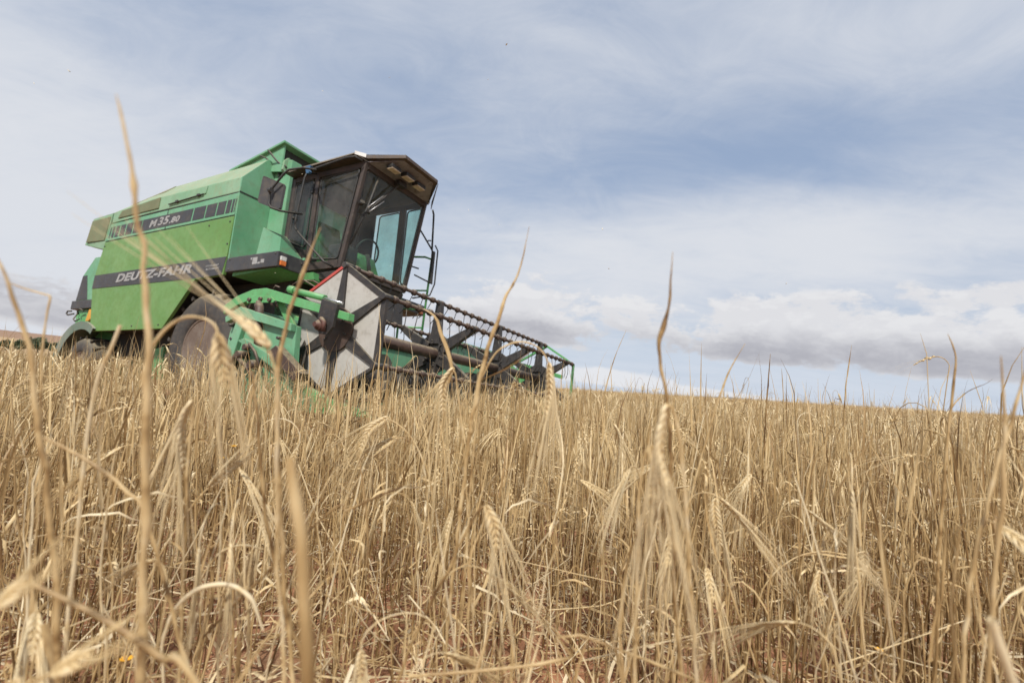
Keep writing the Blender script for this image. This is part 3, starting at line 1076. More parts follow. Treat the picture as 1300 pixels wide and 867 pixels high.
# green under-tray and sloped toe box on the platform
mb = MB()
mb.hull([(-2.9, YR + .05, 0.90), (-2.05, YR + .05, 0.94), (-2.05, 1.9, 0.94), (-2.9, 1.9, 0.90)],
        [(-2.9, YR + .05, 0.944), (-2.02, YR + .05, 0.944), (-2.02, 1.9, 0.944), (-2.9, 1.9, 0.944)], 0)
mb.hull([(-1.98, 1.10, 0.86), (-1.98, 1.62, 0.80), (-1.75, 1.62, 0.80), (-1.75, 1.10, 0.86)],
        [(-1.99, 1.08, 0.943), (-1.99, 1.62, 0.943), (-1.75, 1.62, 0.943), (-1.75, 1.08, 0.943)], .003)
mb.build('under_tray', M['arm'], combine)
mb = MB()
mb.hull([(-2.46, 0.80, 1.129), (-2.03, 0.80, 1.129), (-2.03, 1.13, 1.129), (-2.46, 1.13, 1.129)],
        [(-2.40, 0.80, 1.475), (-2.04, 0.80, 1.31), (-2.04, 1.13, 1.14), (-2.40, 1.13, 1.475)], 0.004)
tb = mb.build('toe_box', M['mint'], combine)
mb = MB()
mb.hull([(-2.0, 1.13, 1.13), (-1.99, 1.42, 1.13), (-2.03, 1.42, 1.13), (-2.04, 1.13, 1.13)],
        [(-2.0, 1.13, 1.16), (-1.99, 1.42, 1.135), (-2.03, 1.42, 1.135), (-2.04, 1.13, 1.16)], 0)
mb.build('edge_strip', M['mint'], tb)

# ---- tank front: pillar beside the cab, lug and the raised lid
mb = MB()
mb.prism([(1.20, 1.13), (1.36, 1.13), (1.36, 2.62), (1.20, 2.62)], 0, -2.944, -2.62, 0.012)
mb.build('front_pillar', M['mint'], tank)
LX = -2.74
mb = MB()
mb.hull([(LX, 1.14, 2.44), (LX - 1.05, 1.14, 2.62), (LX, 1.14, 2.835)], [(LX, 1.165, 2.44), (LX - 1.05, 1.165, 2.62), (LX, 1.165, 2.835)], 0.003)
mb.hull([(LX, 2.70, 2.44), (LX - 1.05, 2.70, 2.62), (LX, 2.70, 2.835)], [(LX, 2.725, 2.44), (LX - 1.05, 2.725, 2.62), (LX, 2.725, 2.835)], 0.003)
mb.build_each('tank_lid_cheek', M['mint'], tank)
mb = MB()
mb.hull([(LX + .04, 1.10, 2.835), (LX - 1.12, 1.10, 2.618), (LX - 1.12, 2.76, 2.618), (LX + .04, 2.76, 2.835)],
        [(LX + .04, 1.10, 2.868), (LX - 1.12, 1.10, 2.650), (LX - 1.12, 2.76, 2.650), (LX + .04, 2.76, 2.868)], 0.006)
mb.build('tank_lid', M['mint'], tank)
mb = MB()
mb.box(LX - .10, LX - .07, 1.17, 2.70, 2.40, 2.82, 0)
mb.build('lid_mesh_screen', M['inside'], tank)
mb = MB()
mb.prism([(1.14, 2.47), (1.17, 2.44), (1.30, 2.46), (1.31, 2.60), (1.27, 2.65), (1.20, 2.66), (1.15, 2.60)], 0, -2.74, -2.70, 0.004)
lug = mb.build('lifting_lug', M['mint_dusty'], tank)
mb = MB()
mb.lathe([(-.002, .028), (.004, .028)], (-2.70, 1.235, 2.58), 'X', 16)
mb.build('lug_hole', M['inside'], tank)
mb = MB()
mb.tube([(-2.90, 1.02, 2.72), (-2.83, 1.12, 2.60), (-2.78, 1.15, 2.56), (-2.70, 1.16, 2.53), (-2.68, 1.18, 2.50)], 0.012, 6)
mb.tube([(-3.12, 1.06, 2.70), (-3.02, 1.09, 2.66), (-2.95, 1.12, 2.60)], 0.010, 6)
mb.build_each('latch', M['iron'], tank)

# ---- cab
CY0, CY1 = 1.15, 2.345
def xw(z):                                     # the windscreen leans forward towards the top
    return -1.40 + (z - 1.0) * 0.172
ZB, ZT = 1.0, 2.30
XB = -2.46
FR = 0.05
mb = MB()
def post(x0, z0, x1, z1, y, wx=.055, wy=.05):
    mb.hull([(x0 - wx, y - wy / 2, z0), (x0, y - wy / 2, z0), (x0, y + wy / 2, z0), (x0 - wx, y + wy / 2, z0)],
            [(x1 - wx, y - wy / 2, z1), (x1, y - wy / 2, z1), (x1, y + wy / 2, z1), (x1 - wx, y + wy / 2, z1)], 0.008)
for y in (CY0 + .025, CY1 - .025):
    post(xw(ZB), ZB, xw(ZT), ZT, y)
    post(XB + .055, ZB, XB + .055, ZT - .02, y)
post(-1.945, ZB, -1.965, ZT, CY0 + .025, .075)
post(-1.535, ZB, -1.535, ZT, CY1 - .025, .10)
for y in (CY0 + .025, CY1 - .025):             # sills and headers of the sides
    mb.hull([(XB + .056, y - .024, ZB), (xw(ZB) - .056, y - .024, ZB), (xw(ZB) - .056, y + .024, ZB), (XB + .056, y + .024, ZB)],
            [(XB + .056, y - .024, ZB + .10), (xw(ZB) - .05, y - .024, ZB + .10), (xw(ZB) - .05, y + .024, ZB + .10), (XB + .056, y + .024, ZB + .10)], .006)
    mb.hull([(XB + .056, y - .0235, ZT - .075), (xw(ZT) - .07, y - .0235, ZT - .075), (xw(ZT) - .07, y + .0235, ZT - .075), (XB + .056, y + .0235, ZT - .075)],
            [(XB + .056, y - .0235, ZT - .005), (xw(ZT) - .056, y - .0235, ZT - .005), (xw(ZT) - .056, y + .0235, ZT - .005), (XB + .056, y + .0235, ZT - .005)], .006)
# front sill and header
mb.hull([(xw(ZB) - .05, CY0 + .051, ZB - .02), (xw(ZB) + .005, CY0 + .051, ZB - .02), (xw(ZB) + .005, CY1 - .051, ZB - .02), (xw(ZB) - .05, CY1 - .051, ZB - .02)],
        [(xw(ZB) - .04, CY0 + .051, ZB + .05), (xw(ZB) + .012, CY0 + .051, ZB + .05), (xw(ZB) + .012, CY1 - .051, ZB + .05), (xw(ZB) - .04, CY1 - .051, ZB + .05)], .006)
mb.hull([(xw(ZT) - .065, CY0 + .051, ZT - .08), (xw(ZT) - .008, CY0 + .051, ZT - .08), (xw(ZT) - .008, CY1 - .051, ZT - .08), (xw(ZT) - .065, CY1 - .051, ZT - .08)],
        [(xw(ZT) - .055, CY0 + .051, ZT - .004), (xw(ZT) + .002, CY0 + .051, ZT - .004), (xw(ZT) + .002, CY1 - .051, ZT - .004), (xw(ZT) - .055, CY1 - .051, ZT - .004)], .006)
cab = mb.build('cab', M['cabframe'], combine)
# rear wall with a window, floor, lower front
mb = MB()
mb.box(XB - .02, XB + .0, CY0, CY1, ZB, 1.35, 0)
mb.box(XB - .02, XB + .0, CY0, 1.40, 1.35, ZT, 0)
mb.box(XB - .02, XB + .0, 2.10, CY1, 1.35, ZT, 0)
mb.box(XB - .02, XB + .0, 1.40, 2.10, 2.15, ZT, 0)
mb.box(XB, xw(ZB) - .06, CY0 + .05, CY1 - .05, ZB - .04, ZB, 0)
mb.box(XB + .01, XB + .06, CY1 - .06, CY1 - .055, 1.1, 2.22, 0)
mb.build('cab_back_wall', M['inside'], cab)
mb = MB()
mb.hull([(-1.98, CY0 + .02, .90), (-1.46, CY0 + .02, .86), (-1.46, CY1 - .02, .86), (-1.98, CY1 - .02, .90)],
        [(-1.98, CY0 + .02, .955), (-1.42, CY0 + .02, .975), (-1.42, CY1 - .02, .975), (-1.98, CY1 - .02, .955)], .006)
mb.hull([(-1.50, CY0 + .06, .58), (-1.36, CY0 + .10, .58), (-1.36, CY1 - .04, .52), (-1.50, CY1 - .04, .52)],
        [(-1.50, CY0 + .06, .855), (-1.39, CY0 + .10, .855), (-1.39, CY1 - .04, .855), (-1.50, CY1 - .04, .855)], .008)
mb.build('cab_front_apron', M['iron'], cab)
# interior
mb = MB()
mb.box(-2.28, -1.88, 1.52, 1.98, 1.18, 1.34, .03)
mb.hull([(-2.36, 1.54, 1.34), (-2.24, 1.54, 1.34), (-2.24, 1.96, 1.34), (-2.36, 1.96, 1.34)],
        [(-2.43, 1.58, 1.86), (-2.36, 1.58, 1.86), (-2.36, 1.92, 1.86), (-2.43, 1.92, 1.86)], .02)
mb.box(-2.2, -1.95, 1.6, 1.9, 1.0, 1.18, .01)
mb.build('driver_seat', M['seat'], cab)
mb = MB()
mb.tube([(-1.50, 1.745, 1.0), (-1.60, 1.745, 1.36)], .035, 8)
ring = [(-1.60 + .06 * math.cos(a), 1.745 + .19 * math.sin(a), 1.385 + .17 * math.cos(a)) for a in np.linspace(0, 2 * math.pi, 25)]
mb.tube(ring, .013, 6, cap=False)
mb.box(-1.75, -1.5, 1.25, 1.5, 1.0, 1.35, .02)
mb.build('steering_wheel', M['black'], cab)


mb = MB()
mb.hull([(-1.80, 1.46, 1.0), (-1.50, 1.46, 1.0), (-1.50, 1.98, 1.0), (-1.80, 1.98, 1.0)],
        [(-1.74, 1.56, 1.40), (-1.58, 1.56, 1.34), (-1.58, 1.88, 1.34), (-1.74, 1.88, 1.40)], .05)
mb.build('steering_console', M['arm'], cab)


def pane(loop, nrm, name, rad=0.05, parent=cab, mat=None, gasket=True):
    """a glass pane with rounded corners, and its rubber gasket"""
    pts = [Vector(p) for p in loop]
    out = []
    n_ = len(pts)
    for i in range(n_):
        p, a, b = pts[i], pts[i - 1], pts[(i + 1) % n_]
        u, v = (a - p).normalized(), (b - p).normalized()
        for k in range(5):
            t = k / 4
            out.append((p + u * rad) * (1 - t) ** 2 + p * 2 * t * (1 - t) + (p + v * rad) * t ** 2)
    mb = MB()
    mb.sheet(out, 0.005, nrm)
    g_ = mb.build(name, mat or M['glass'], parent)
    if gasket:
        mb = MB()
        mb.tube(out + [out[0], out[1]], 0.011, 6, cap=False)
        mb.build('gasket', M['black'], parent)
    return g_


ys = CY0 + .004
pane([(-1.905, ys, 1.14), (xw(1.11) - .075, ys, 1.11), (xw(2.24) - .085, ys, 2.215), (-1.925, ys, 2.195)], (0, .001, 0) and (0, 1, 0), 'side_window')
pane([(XB + .075, ys, 1.42), (-2.06, ys, 1.30), (-2.055, ys, 2.21), (XB + .075, ys, 2.20)], (0, 1, 0), 'door_window')
mb = MB()
mb.prism([(XB + .057, ZB + .102), (-2.023, ZB + .102), (-2.04, 1.27), (XB + .06, 1.39)], 1, CY0 + .006, CY0 + .03, .003)
mb.build('door_lower_panel', M['cabframe'], cab)
ys = CY1 - .009
pane([(XB + .40, ys, 1.20), (-1.655, ys, 1.15), (-1.655, ys, 2.21), (XB + .42, ys, 2.20)], (0, 1, 0), 'left_door_window')
mb = MB()
mb.box(XB + .057, XB + .35, CY1 - .03, CY1 - .01, 1.102, 2.222, 0)
mb.build('left_rear_panel', M['inside'], cab)
pane([(-1.515, ys, 1.14), (xw(1.12) - .075, ys, 1.11), (xw(2.24) - .075, ys, 2.215), (-1.515, ys, 2.205)], (0, 1, 0), 'left_side_window')
nx = Vector((1, 0, -0.172)).normalized()
pane([(xw(1.07) - .012, CY0 + .06, 1.07), (xw(1.07) - .012, CY1 - .06, 1.07), (xw(2.215) - .012, CY1 - .06, 2.215), (xw(2.215) - .012, CY0 + .06, 2.215)], tuple(nx), 'windscreen', .06)
mb = MB()
for z in (1.36, 2.05):
    mb.box(-2.07, -2.03, CY0 - .02, CY0 + .0, z - .03, z + .03, .004)
for z in (1.72, 1.80):
    mb.lathe([(-.035, .016), (0.0, .02)], (XB + .13, CY0, z), sides=10)
mb.build_each('door_hinge', M['black'], cab)

# roof: slab with an overhang, then the visor hood running out over the windscreen
RY0, RY1 = 1.02, 2.475
mb = MB()
mb.hull([(XB - .02, RY0, 2.305), (-1.25, RY0, 2.335), (-1.25, RY1, 2.335), (XB - .02, RY1, 2.305)],
        [(XB - .02, RY0 + .02, 2.345), (-1.26, RY0 + .02, 2.365), (-1.26, RY1 - .02, 2.365), (XB - .02, RY1 - .02, 2.345)], .005)
mb.hull([(XB + .1, RY0 + .1, 2.346), (-1.3, RY0 + .1, 2.366), (-1.3, RY1 - .1, 2.366), (XB + .1, RY1 - .1, 2.346)],
        [(XB + .15, RY0 + .25, 2.40), (-1.35, RY0 + .25, 2.42), (-1.35, RY1 - .25, 2.42), (XB + .15, RY1 - .25, 2.40)], .005)
roof = mb.build('roof', M['roof'], combine)
VX, VY0, VY1, VZ = -0.80, 1.40, 2.05, 2.42
th = .012
hood = [(-1.245, RY0 + .005, 2.34), (-1.165, CY0 - .01, 2.318), (VX, VY0, VZ), (VX, VY1, VZ - .012), (-1.10, CY1 + .03, 2.285), (-1.245, RY1 - .005, 2.335)]
# inner lining rises from the windscreen header to the front lip
mb = MB()
mb.hull([(-1.168, CY0 + .01, 2.285), (VX - .05, VY0 + .03, VZ - .042), (VX - .05, VY1 - .03, VZ - .052), (-1.168, CY1 - .01, 2.275)],
        [(-1.168, CY0 + .01, 2.291), (VX - .05, VY0 + .03, VZ - .036), (VX - .05, VY1 - .03, VZ - .046), (-1.168, CY1 - .01, 2.281)], 0)
lin = mb.build('visor_lining', M['visor_in'], roof)
mb = MB()
mb.hull([(-1.244, RY0 + .003, 2.345), (-1.165, CY0 - .015, 2.316), (VX, VY0, VZ - .03), (VX, VY1, VZ - .04), (-1.165, CY1 + .015, 2.306), (-1.244, RY1 - .003, 2.345)],
        [(-1.244, RY0 + .003, 2.366), (-1.165, CY0 - .015, 2.362), (VX, VY0, VZ + .012), (VX, VY1, VZ + .002), (-1.165, CY1 + .015, 2.352), (-1.244, RY1 - .003, 2.366)], .003)
visor = mb.build('visor', M['roof'], roof)
mb = MB()                                       # left cheek of the visor hangs lower
mb.hull([(VX, VY1 + .003, VZ - .045), (-1.13, CY1 + .02, 2.20), (-1.13, CY1 + .02, 2.306)], [(VX, VY1 + .015, VZ - .045), (-1.13, CY1 + .032, 2.20), (-1.13, CY1 + .032, 2.306)], 0)
mb.build('visor_cheek', M['roof'], roof)
mb = MB()
mb.sheet([(-1.243, RY0 + .001, 2.326), (-1.160, CY0 - .028, 2.318), (-1.160, CY0 - .028, 2.366), (-1.243, RY0 + .001, 2.368)], .004, (0, -1, 0))
mb.build('pale_visor_edge', M['white'], roof)
for k, (x, y) in enumerate(((-0.985, 1.42), (-0.965, 1.66), (-0.985, 1.90))):
    zz = 2.283 + (x + 1.165) / .335 * .085
    mb = MB()
    mb.box(x - .05, x + .05, y - .085, y + .085, zz - .055, zz - .002, .012)
    lm = mb.build('work_light', M['black'], roof)
    mb = MB()
    mb.box(x - .046, x + .046, y - .078, y + .078, zz - .064, zz - .050, .008)
    mb.build('lamp_glass', M['lens'], roof)

# wiper
mb = MB()
xa = lambda z: xw(z) + .03
mb.tube([(xa(2.30) + .03, 1.72, 2.275), (xa(2.26) + .03, 1.68, 2.23), (xa(1.76) + .03, 1.33, 1.76), (xa(1.73) + .02, 1.30, 1.73)], .012, 6)
mb.tube([(xa(2.20) + .02, 1.62, 2.17), (xa(1.80) + .02, 1.34, 1.79)], .006, 6)
mb.box(xa(2.24), xa(2.24) + .08, 1.64, 1.78, 2.22, 2.29, .01)
wip = mb.build('wiper_arm', M['black'], combine)
mb = MB()
mb.tube([(xa(2.20), 1.37, 2.19), (xa(1.73), 1.30, 1.73), (xa(1.28), 1.20, 1.30)], .013, 6)
mb.tube([(xa(1.80) + .02, 1.32, 1.80), (xa(1.73) + .04, 1.30, 1.70)], .02, 6)
mb.build('wiper_blade', M['black'], wip)
mb = MB()
mb.tube([(xa(1.78) + .045, 1.27, 1.76), (xa(2.0) + .045, 1.46, 1.99)], .005, 6)
mb.tube([(xa(1.75) + .05, 1.30, 1.72), (xa(1.95) + .05, 1.49, 1.93)], .005, 6)
mb.build_each('spring', M['chrome'], wip)
mb = MB()
mb.tube([(xa(1.78), 1.20, 1.78), (xa(1.78) + .03, 1.19, 1.79), (xa(1.78) + .045, 1.185, 1.80)], .03, 10)
mb.build('windscreen_knob', M['black'], cab)

# right-hand mirror with its bent arm, and the grab rail down the door
mb = MB()
mb.tube([(-1.92, 1.0, 2.245), (-1.60, 0.80, 2.08), (-1.66, 0.68, 2.055), (-1.82, 0.62, 2.03), (-1.88, 0.61, 1.99), (-2.03, 0.60, 1.84), (-2.07, 0.60, 1.78),
         (-2.06, 0.60, 1.64), (-2.03, 0.61, 1.595), (-1.92, 0.66, 1.56), (-1.97, 0.98, 1.66)], .013, 8)
marm = mb.build('mirror_arm', M['black'], combine)
mb = MB()
c = Vector((-2.10, .62, 1.80))
q = [(-2.255, .60, 2.005), (-2.235, .60, 2.02), (-1.96, .66, 1.905), (-1.935, .665, 1.87), (-1.945, .66, 1.60), (-1.965, .655, 1.575), (-2.245, .595, 1.68), (-2.265, .59, 1.71)]
mb.sheet(q, .03, (.25, 1, 0))
mb.build('mirror', M['mirror'], marm)
mb = MB()
mb.tube([(-2.07, .59, 1.80), (-2.03, .59, 1.80)], .03, 8)
mb.build('mirror_clamp', M['black'], marm)
mb = MB()
mb.tube([(-1.98, 1.12, 2.26), (-2.01, 1.0, 2.22), (-2.03, .99, 2.15), (-2.07, .98, 1.60), (-2.06, .98, 1.50), (-1.98, .98, 1.42), (-1.50, 1.0, 1.03), (-1.44, 1.10, 0.985)], .013, 8)
mb.tube([(-2.0, 1.0, 2.23), (-1.93, 1.0, 2.245), (-1.35, 1.0, 2.29), (-1.22, 1.01, 2.285), (-1.19, 1.10, 2.27)], .013, 8)
mb.build('grab_rail', M['black'], combine)
mb = MB()
mb.hull([(-2.01, .985, 2.20), (-1.96, .985, 2.20), (-1.96, 1.02, 2.20), (-2.01, 1.02, 2.20)], [(-2.03, .97, 2.29), (-1.94, .98, 2.30), (-1.95, 1.03, 2.30), (-2.02, 1.03, 2.28)], .005)
mb.tube([(-1.95, .98, 2.23), (-1.90, .98, 2.19)], .008, 6)
mb.build('blue_rag', M['blue'], combine)

# left side: ladder rails, mirror bar
mb = MB()
mb.tube([(-1.55, 2.60, 1.62), (-1.40, 2.68, 1.63), (-1.31, 2.72, 1.60), (-1.31, 2.72, 1.50), (-1.36, 2.72, 0.30)], .016, 8)
mb.tube([(-1.66, 2.60, 1.12), (-1.34, 2.72, 1.13)], .013, 8)
mb.tube([(-1.70, 2.60, 1.12), (-1.70, 2.60, 0.4)], .016, 8)
for z in (0.85, 0.58):
    mb.tube([(-1.72, 2.60, z), (-1.35, 2.72, z)], .014, 8)
mb.build('ladder', M['arm'], combine)
mb = MB()
mb.tube([(-1.20, 2.50, 2.25), (-1.27, 2.62, 2.24), (-1.27, 2.66, 1.72), (-1.25, 2.68, 1.65), (-1.25, 2.68, 1.30)], .014, 8)
mb.tube([(-1.36, 2.40, 2.00), (-1.27, 2.66, 1.72)], .012, 8)
mb.tube([(-1.30, 2.37, 1.26), (-1.24, 2.70, 1.22)], .011, 8)
mb.tube([(-1.33, 2.60, 1.82), (-1.31, 2.61, 1.85), (-1.28, 2.63, 1.85)], .010, 6)
mb.tube([(-1.25, 2.70, 1.80), (-1.21, 2.72, 1.72), (-1.21, 2.72, 1.22), (-1.26, 2.70, 1.05), (-1.45, 2.55, 0.98)], .011, 8)
mb.tube([(-1.50, 2.42, 1.02), (-1.50, 2.44, 1.40), (-1.46, 2.46, 1.43), (-1.36, 2.52, 1.40)], .011, 8)
lm_ = mb.build('left_mirror_bar', M['black'], combine)
mb = MB()
mb.box(-1.28, -1.23, 2.66, 2.70, 1.22, 1.70, .01)
mb.build('mirror', M['mirror'], lm_)

# ---- feeder house and header
mb = MB()
mb.hull([(-2.6, 1.25, 0.0), (-.95, 1.25, -.52), (-.95, 2.5, -.52), (-2.6, 2.5, 0.0)],
        [(-2.6, 1.25, .62), (-.95, 1.25, .02), (-.95, 2.5, .02), (-2.6, 2.5, .62)], .01)
mb.build('feeder_house', M['arm'], combine)
HY0, HY1 = -0.20, 4.18
mb = MB()
mb.box(-.90, -.86, HY0 + .06, 2.62, -.56, .09, .004)
mb.hull([(-.90, 2.62, -.56), (-.86, 2.62, -.56), (-.86, HY1 - .04, -.56), (-.90, HY1 - .04, -.56)],
        [(-.93, 2.62, .36), (-.89, 2.62, .36), (-.89, HY1 - .04, .36), (-.93, HY1 - .04, .36)], .004)
mb.box(-1.0, -.84, HY0 + .06, 2.62, .092, .16, .006)
mb.box(-1.02, -.84, 2.7, HY1 - .04, .362, .42, .006)
mb.hull([(-.86, HY0 + .06, -.60), (.30, HY0 + .06, -.62), (.30, HY1 - .04, -.62), (-.86, HY1 - .04, -.60)],
        [(-.86, HY0 + .06, -.565), (.30, HY0 + .06, -.60), (.30, HY1 - .04, -.60), (-.86, HY1 - .04, -.565)], 0)
header = mb.build('header_table', M['mint'], combine)
mb = MB()
mb.prism([(-1.10, -.04), (-1.02, .16), (-.93, .17), (-.25, .0), (-.22, -.44), (.05, -.56), (.05, -.66), (-1.15, -.66)], 1, HY0, HY0 + .05, .006)
side = mb.build('header_side', M['mint'], combine)
mb = MB()
mb.prism([(-1.12, .09), (-.93, .175), (-.25, .01), (-.25, -.05), (-.93, .10), (-1.10, .04)], 1, HY0 - .05, HY0 - .001, .006)
mb.build('side_flange', M['mint'], side)
mb = MB()
mb.prism([(-1.17, -.62), (-.97, .05), (-.86, .05), (-1.04, -.62)], 1, HY0 - .04, HY0 - .001, .006)
mb.prism([(-.88, -.12), (-.80, -.10), (-.28, -.30), (-.30, -.38)], 1, HY0 - .06, HY0 - .001, .006)
mb.build('side_brace', M['mint'], side)
mb = MB()
mb.hull([(-.42, HY0 - .10, -.22), (-.33, HY0 - .10, -.17), (-.33, HY0 - .02, -.17), (-.42, HY0 - .02, -.22)],
        [(-.08, HY0 - .10, -.44), (.0, HY0 - .10, -.38), (.0, HY0 - .02, -.38), (-.08, HY0 - .02, -.44)], .006)
mb.build('rusty_guard', M['rust'], side)
mb = MB()
for x, z, r_ in ((-.93, -.30, .05), (-.80, -.24, .035), (-.62, -.32, .04), (-.86, -.42, .06), (-.72, -.18, .03)):
    mb.lathe([(-.10, r_ * .8), (-.06, r_), (0, r_)], (x, HY0, z), sides=12)
mb.tube([(-.95, HY0 - .06, -.42), (-.86, HY0 - .07, -.25), (-.70, HY0 - .07, -.33), (-.55, HY0 - .06, -.45)], .02, 6)
mb.tube([(-.70, HY0 - .07, -.15), (-.58, HY0 - .09, -.22), (-.5, HY0 - .08, -.35)], .012, 6)
mb.build_each('drive_pulley', M['rust'], side)
mb = MB()
for x, z in ((-1.05, .02), (-1.0, -.10), (-1.02, -.2), (-.4, -.1)):
    mb.lathe([(-.046, .012), (0, .016)], (x, HY0 - .002, z), sides=8)
mb.build_each('bolt', M['iron'], side)
mb = MB()                                       # pointed crop dividers
for y in (HY0, HY1 - .05):
    mb.hull([(-.2, y, -.66), (.15, y, -.66), (.15, y + .08, -.66), (-.2, y + .08, -.66)], [(-.2, y, -.42), (.15, y, -.54), (.15, y + .06, -.54), (-.2, y + .06, -.42)], .005)
    mb.hull([(.152, y, -.66), (.6, y + .02, -.66), (.6, y + .06, -.66), (.152, y + .08, -.66)], [(.152, y, -.54), (.56, y + .02, -.62), (.56, y + .05, -.62), (.152, y + .06, -.54)], .004)
mb.build_each('crop_divider', M['arm'], header)
mb = MB()
mb.prism([(-1.10, .30), (-.92, .43), (-.25, .0), (.10, -.45), (.10, -.66), (-1.15, -.66)], 1, HY1 - .05, HY1, .006)
mb.build('header_side', M['arm'], header)
mb = MB()
mb.tube([(-.50, HY0 + .08, -.30), (-.50, HY1 - .08, -.30)], .15, 16)
nv = 240
for hand, (ya, yb_) in ((1, (HY0 + .1, 1.55)), (-1, (2.35, HY1 - .1))):
    prev = None
    for k in range(nv):
        t = k / (nv - 1)
        a = hand * t * 2 * math.pi * 3.2
        y = ya + (yb_ - ya) * t
        p = [mb.bm.verts.new((-.50 + r_ * math.cos(a), y, -.30 + r_ * math.sin(a))) for r_ in (.14, .26)]
        if prev:
            mb.bm.faces.new((prev[0], prev[1], p[1], p[0]))
        prev = p
mb.build('feed_auger', M['iron'], header)
mb = MB()
mb.box(.28, .36, HY0 + .06, HY1 - .06, -.635, -.605, 0)
for k in range(54):
    y = HY0 + .12 + k * (HY1 - HY0 - .24) / 53
    mb.hull([(.36, y - .012, -.63), (.36, y + .012, -.63), (.36, y + .012, -.61), (.36, y - .012, -.61)], [(.46, y - .003, -.622), (.46, y + .003, -.622), (.46, y + .003, -.616), (.46, y - .003, -.616)], 0)
mb.build('cutter_bar', M['iron'], header)

# ---- reel
RAD, PH = 0.53, 1.5353
SP = 1.2774
reel = MB().lathe([(0.02, .055), (4.02, .055)], (0, 0, 0), 'Y', 20).build('reel_shaft', M['rust'], combine, (0, 0, 0))


def ang(k):
    return PH - k * math.pi / 3


def spoke_poly(a, r0, w0, r1, w1):
    d, q = Vector((math.cos(a), math.sin(a))), Vector((-math.sin(a), math.cos(a)))
    return [tuple(d * r0 - q * w0), tuple(d * r1 - q * w1), tuple(d * r1 + q * w1), tuple(d * r0 + q * w0)]


for s_ in range(4):
    y = s_ * SP
    mb = MB()
    mb.lathe([(-.012, .205 if s_ else .18), (.012, .205 if s_ else .18)], (0, y + (-.03 if s_ == 0 else 0), 0), 'Y', 40)
    disc = mb.build('hub_disc', M['rust'] if s_ == 0 else M['iron'], reel, (0, y, 0))
    for k in range(6):
        mb = MB()
        a = ang(k)
        mb.prism(spoke_poly(a, .10, .052 if s_ == 0 else .064, RAD - .01, .018 if s_ == 0 else .030), 1, y - .035, y - .020 if s_ else y - .022, .003)
        for sg in (1, -1):
            d, q = Vector((math.cos(a), math.sin(a))), Vector((-math.sin(a), math.cos(a))) * sg
            e0, e1 = d * .10 + q * (.052 if s_ == 0 else .064), d * (RAD - .01) + q * (.018 if s_ == 0 else .030)
            mb.hull([(e0.x, y - .02, e0.y), (e1.x, y - .02, e1.y), (e1.x, y + .022, e1.y), (e0.x, y + .022, e0.y)],
                    [(e0.x - q.x * .006, y - .02, e0.y - q.y * .006), (e1.x - q.x * .006, y - .02, e1.y - q.y * .006), (e1.x - q.x * .006, y + .022, e1.y - q.y * .006), (e0.x - q.x * .006, y + .022, e0.y - q.y * .006)], 0)
        mb.build('spoke', M['iron'], reel, (0, y, 0))
    mb = MB()
    for k in range(6):
        a = ang(k)
        for r_ in (.13, .105):
            mb.lathe([(-.05, .010), (-.012, .012)], (r_ * math.cos(a + .2), y, r_ * math.sin(a + .2)), 'Y', 8)
        mb.lathe([(-.05, .026), (.05, .026)], (RAD * math.cos(a), y, RAD * math.sin(a)), 'Y', 12)
    mb.build_each('bolt', M['chrome'] if s_ == 9 else M['iron'], reel, (0, y, 0))
# near end: cream sheet sectors and the rim bars between the spokes
for k in range(6):
    a, b_ = ang(k), ang(k + 1)
    r0, r1 = .15, RAD - .012
    am = (a + b_) / 2
    mb = MB()
    g_ = .012
    mb.prism([(r0 * math.cos(a - .05), r0 * math.sin(a - .05)), (r1 * math.cos(a - .012), r1 * math.sin(a - .012)), (r1 * math.cos(b_ + .012), r1 * math.sin(b_ + .012)), (r0 * math.cos(b_ + .05), r0 * math.sin(b_ + .05))], 1, -.016, -.010, 0)
    mb.build('end_plate', M['plate'], reel, (0, 0, 0))
    mb = MB()
    r2, r3 = RAD + .008, RAD - .045
    if k in (2, 3, 4):
        r3 = RAD - .022
    if k == 5:
        r2, r3 = RAD + .02, RAD - .008
    mb.prism([(r2 * math.cos(a - .03), r2 * math.sin(a - .03)), (r2 * math.cos(b_ + .03), r2 * math.sin(b_ + .03)), (r3 * math.cos(b_ + .03), r3 * math.sin(b_ + .03)), (r3 * math.cos(a - .03), r3 * math.sin(a - .03))], 1, -.022, .012, .002)
    mb.build('rim_bar', M['red'] if k == 5 else M['iron'], reel, (0, 0, 0))
    # green rim at the far end
    mb = MB()
    r2, r3 = RAD + .014, RAD - .02
    ye = 4.08
    mb.prism([(r2 * math.cos(a), r2 * math.sin(a)), (r2 * math.cos(b_), r2 * math.sin(b_)), (r3 * math.cos(b_), r3 * math.sin(b_)), (r3 * math.cos(a), r3 * math.sin(a))], 1, ye - .02, ye + .02, .002)
    mb.build('far_rim_bar', M['arm'], reel, (0, ye, 0))
mb = MB()
mb.lathe([(0, .14), (.05, .16)], (0, 3.98, 0), 'Y', 24)
mb.build('far_hub', M['rust'], reel, (0, 4, 0))
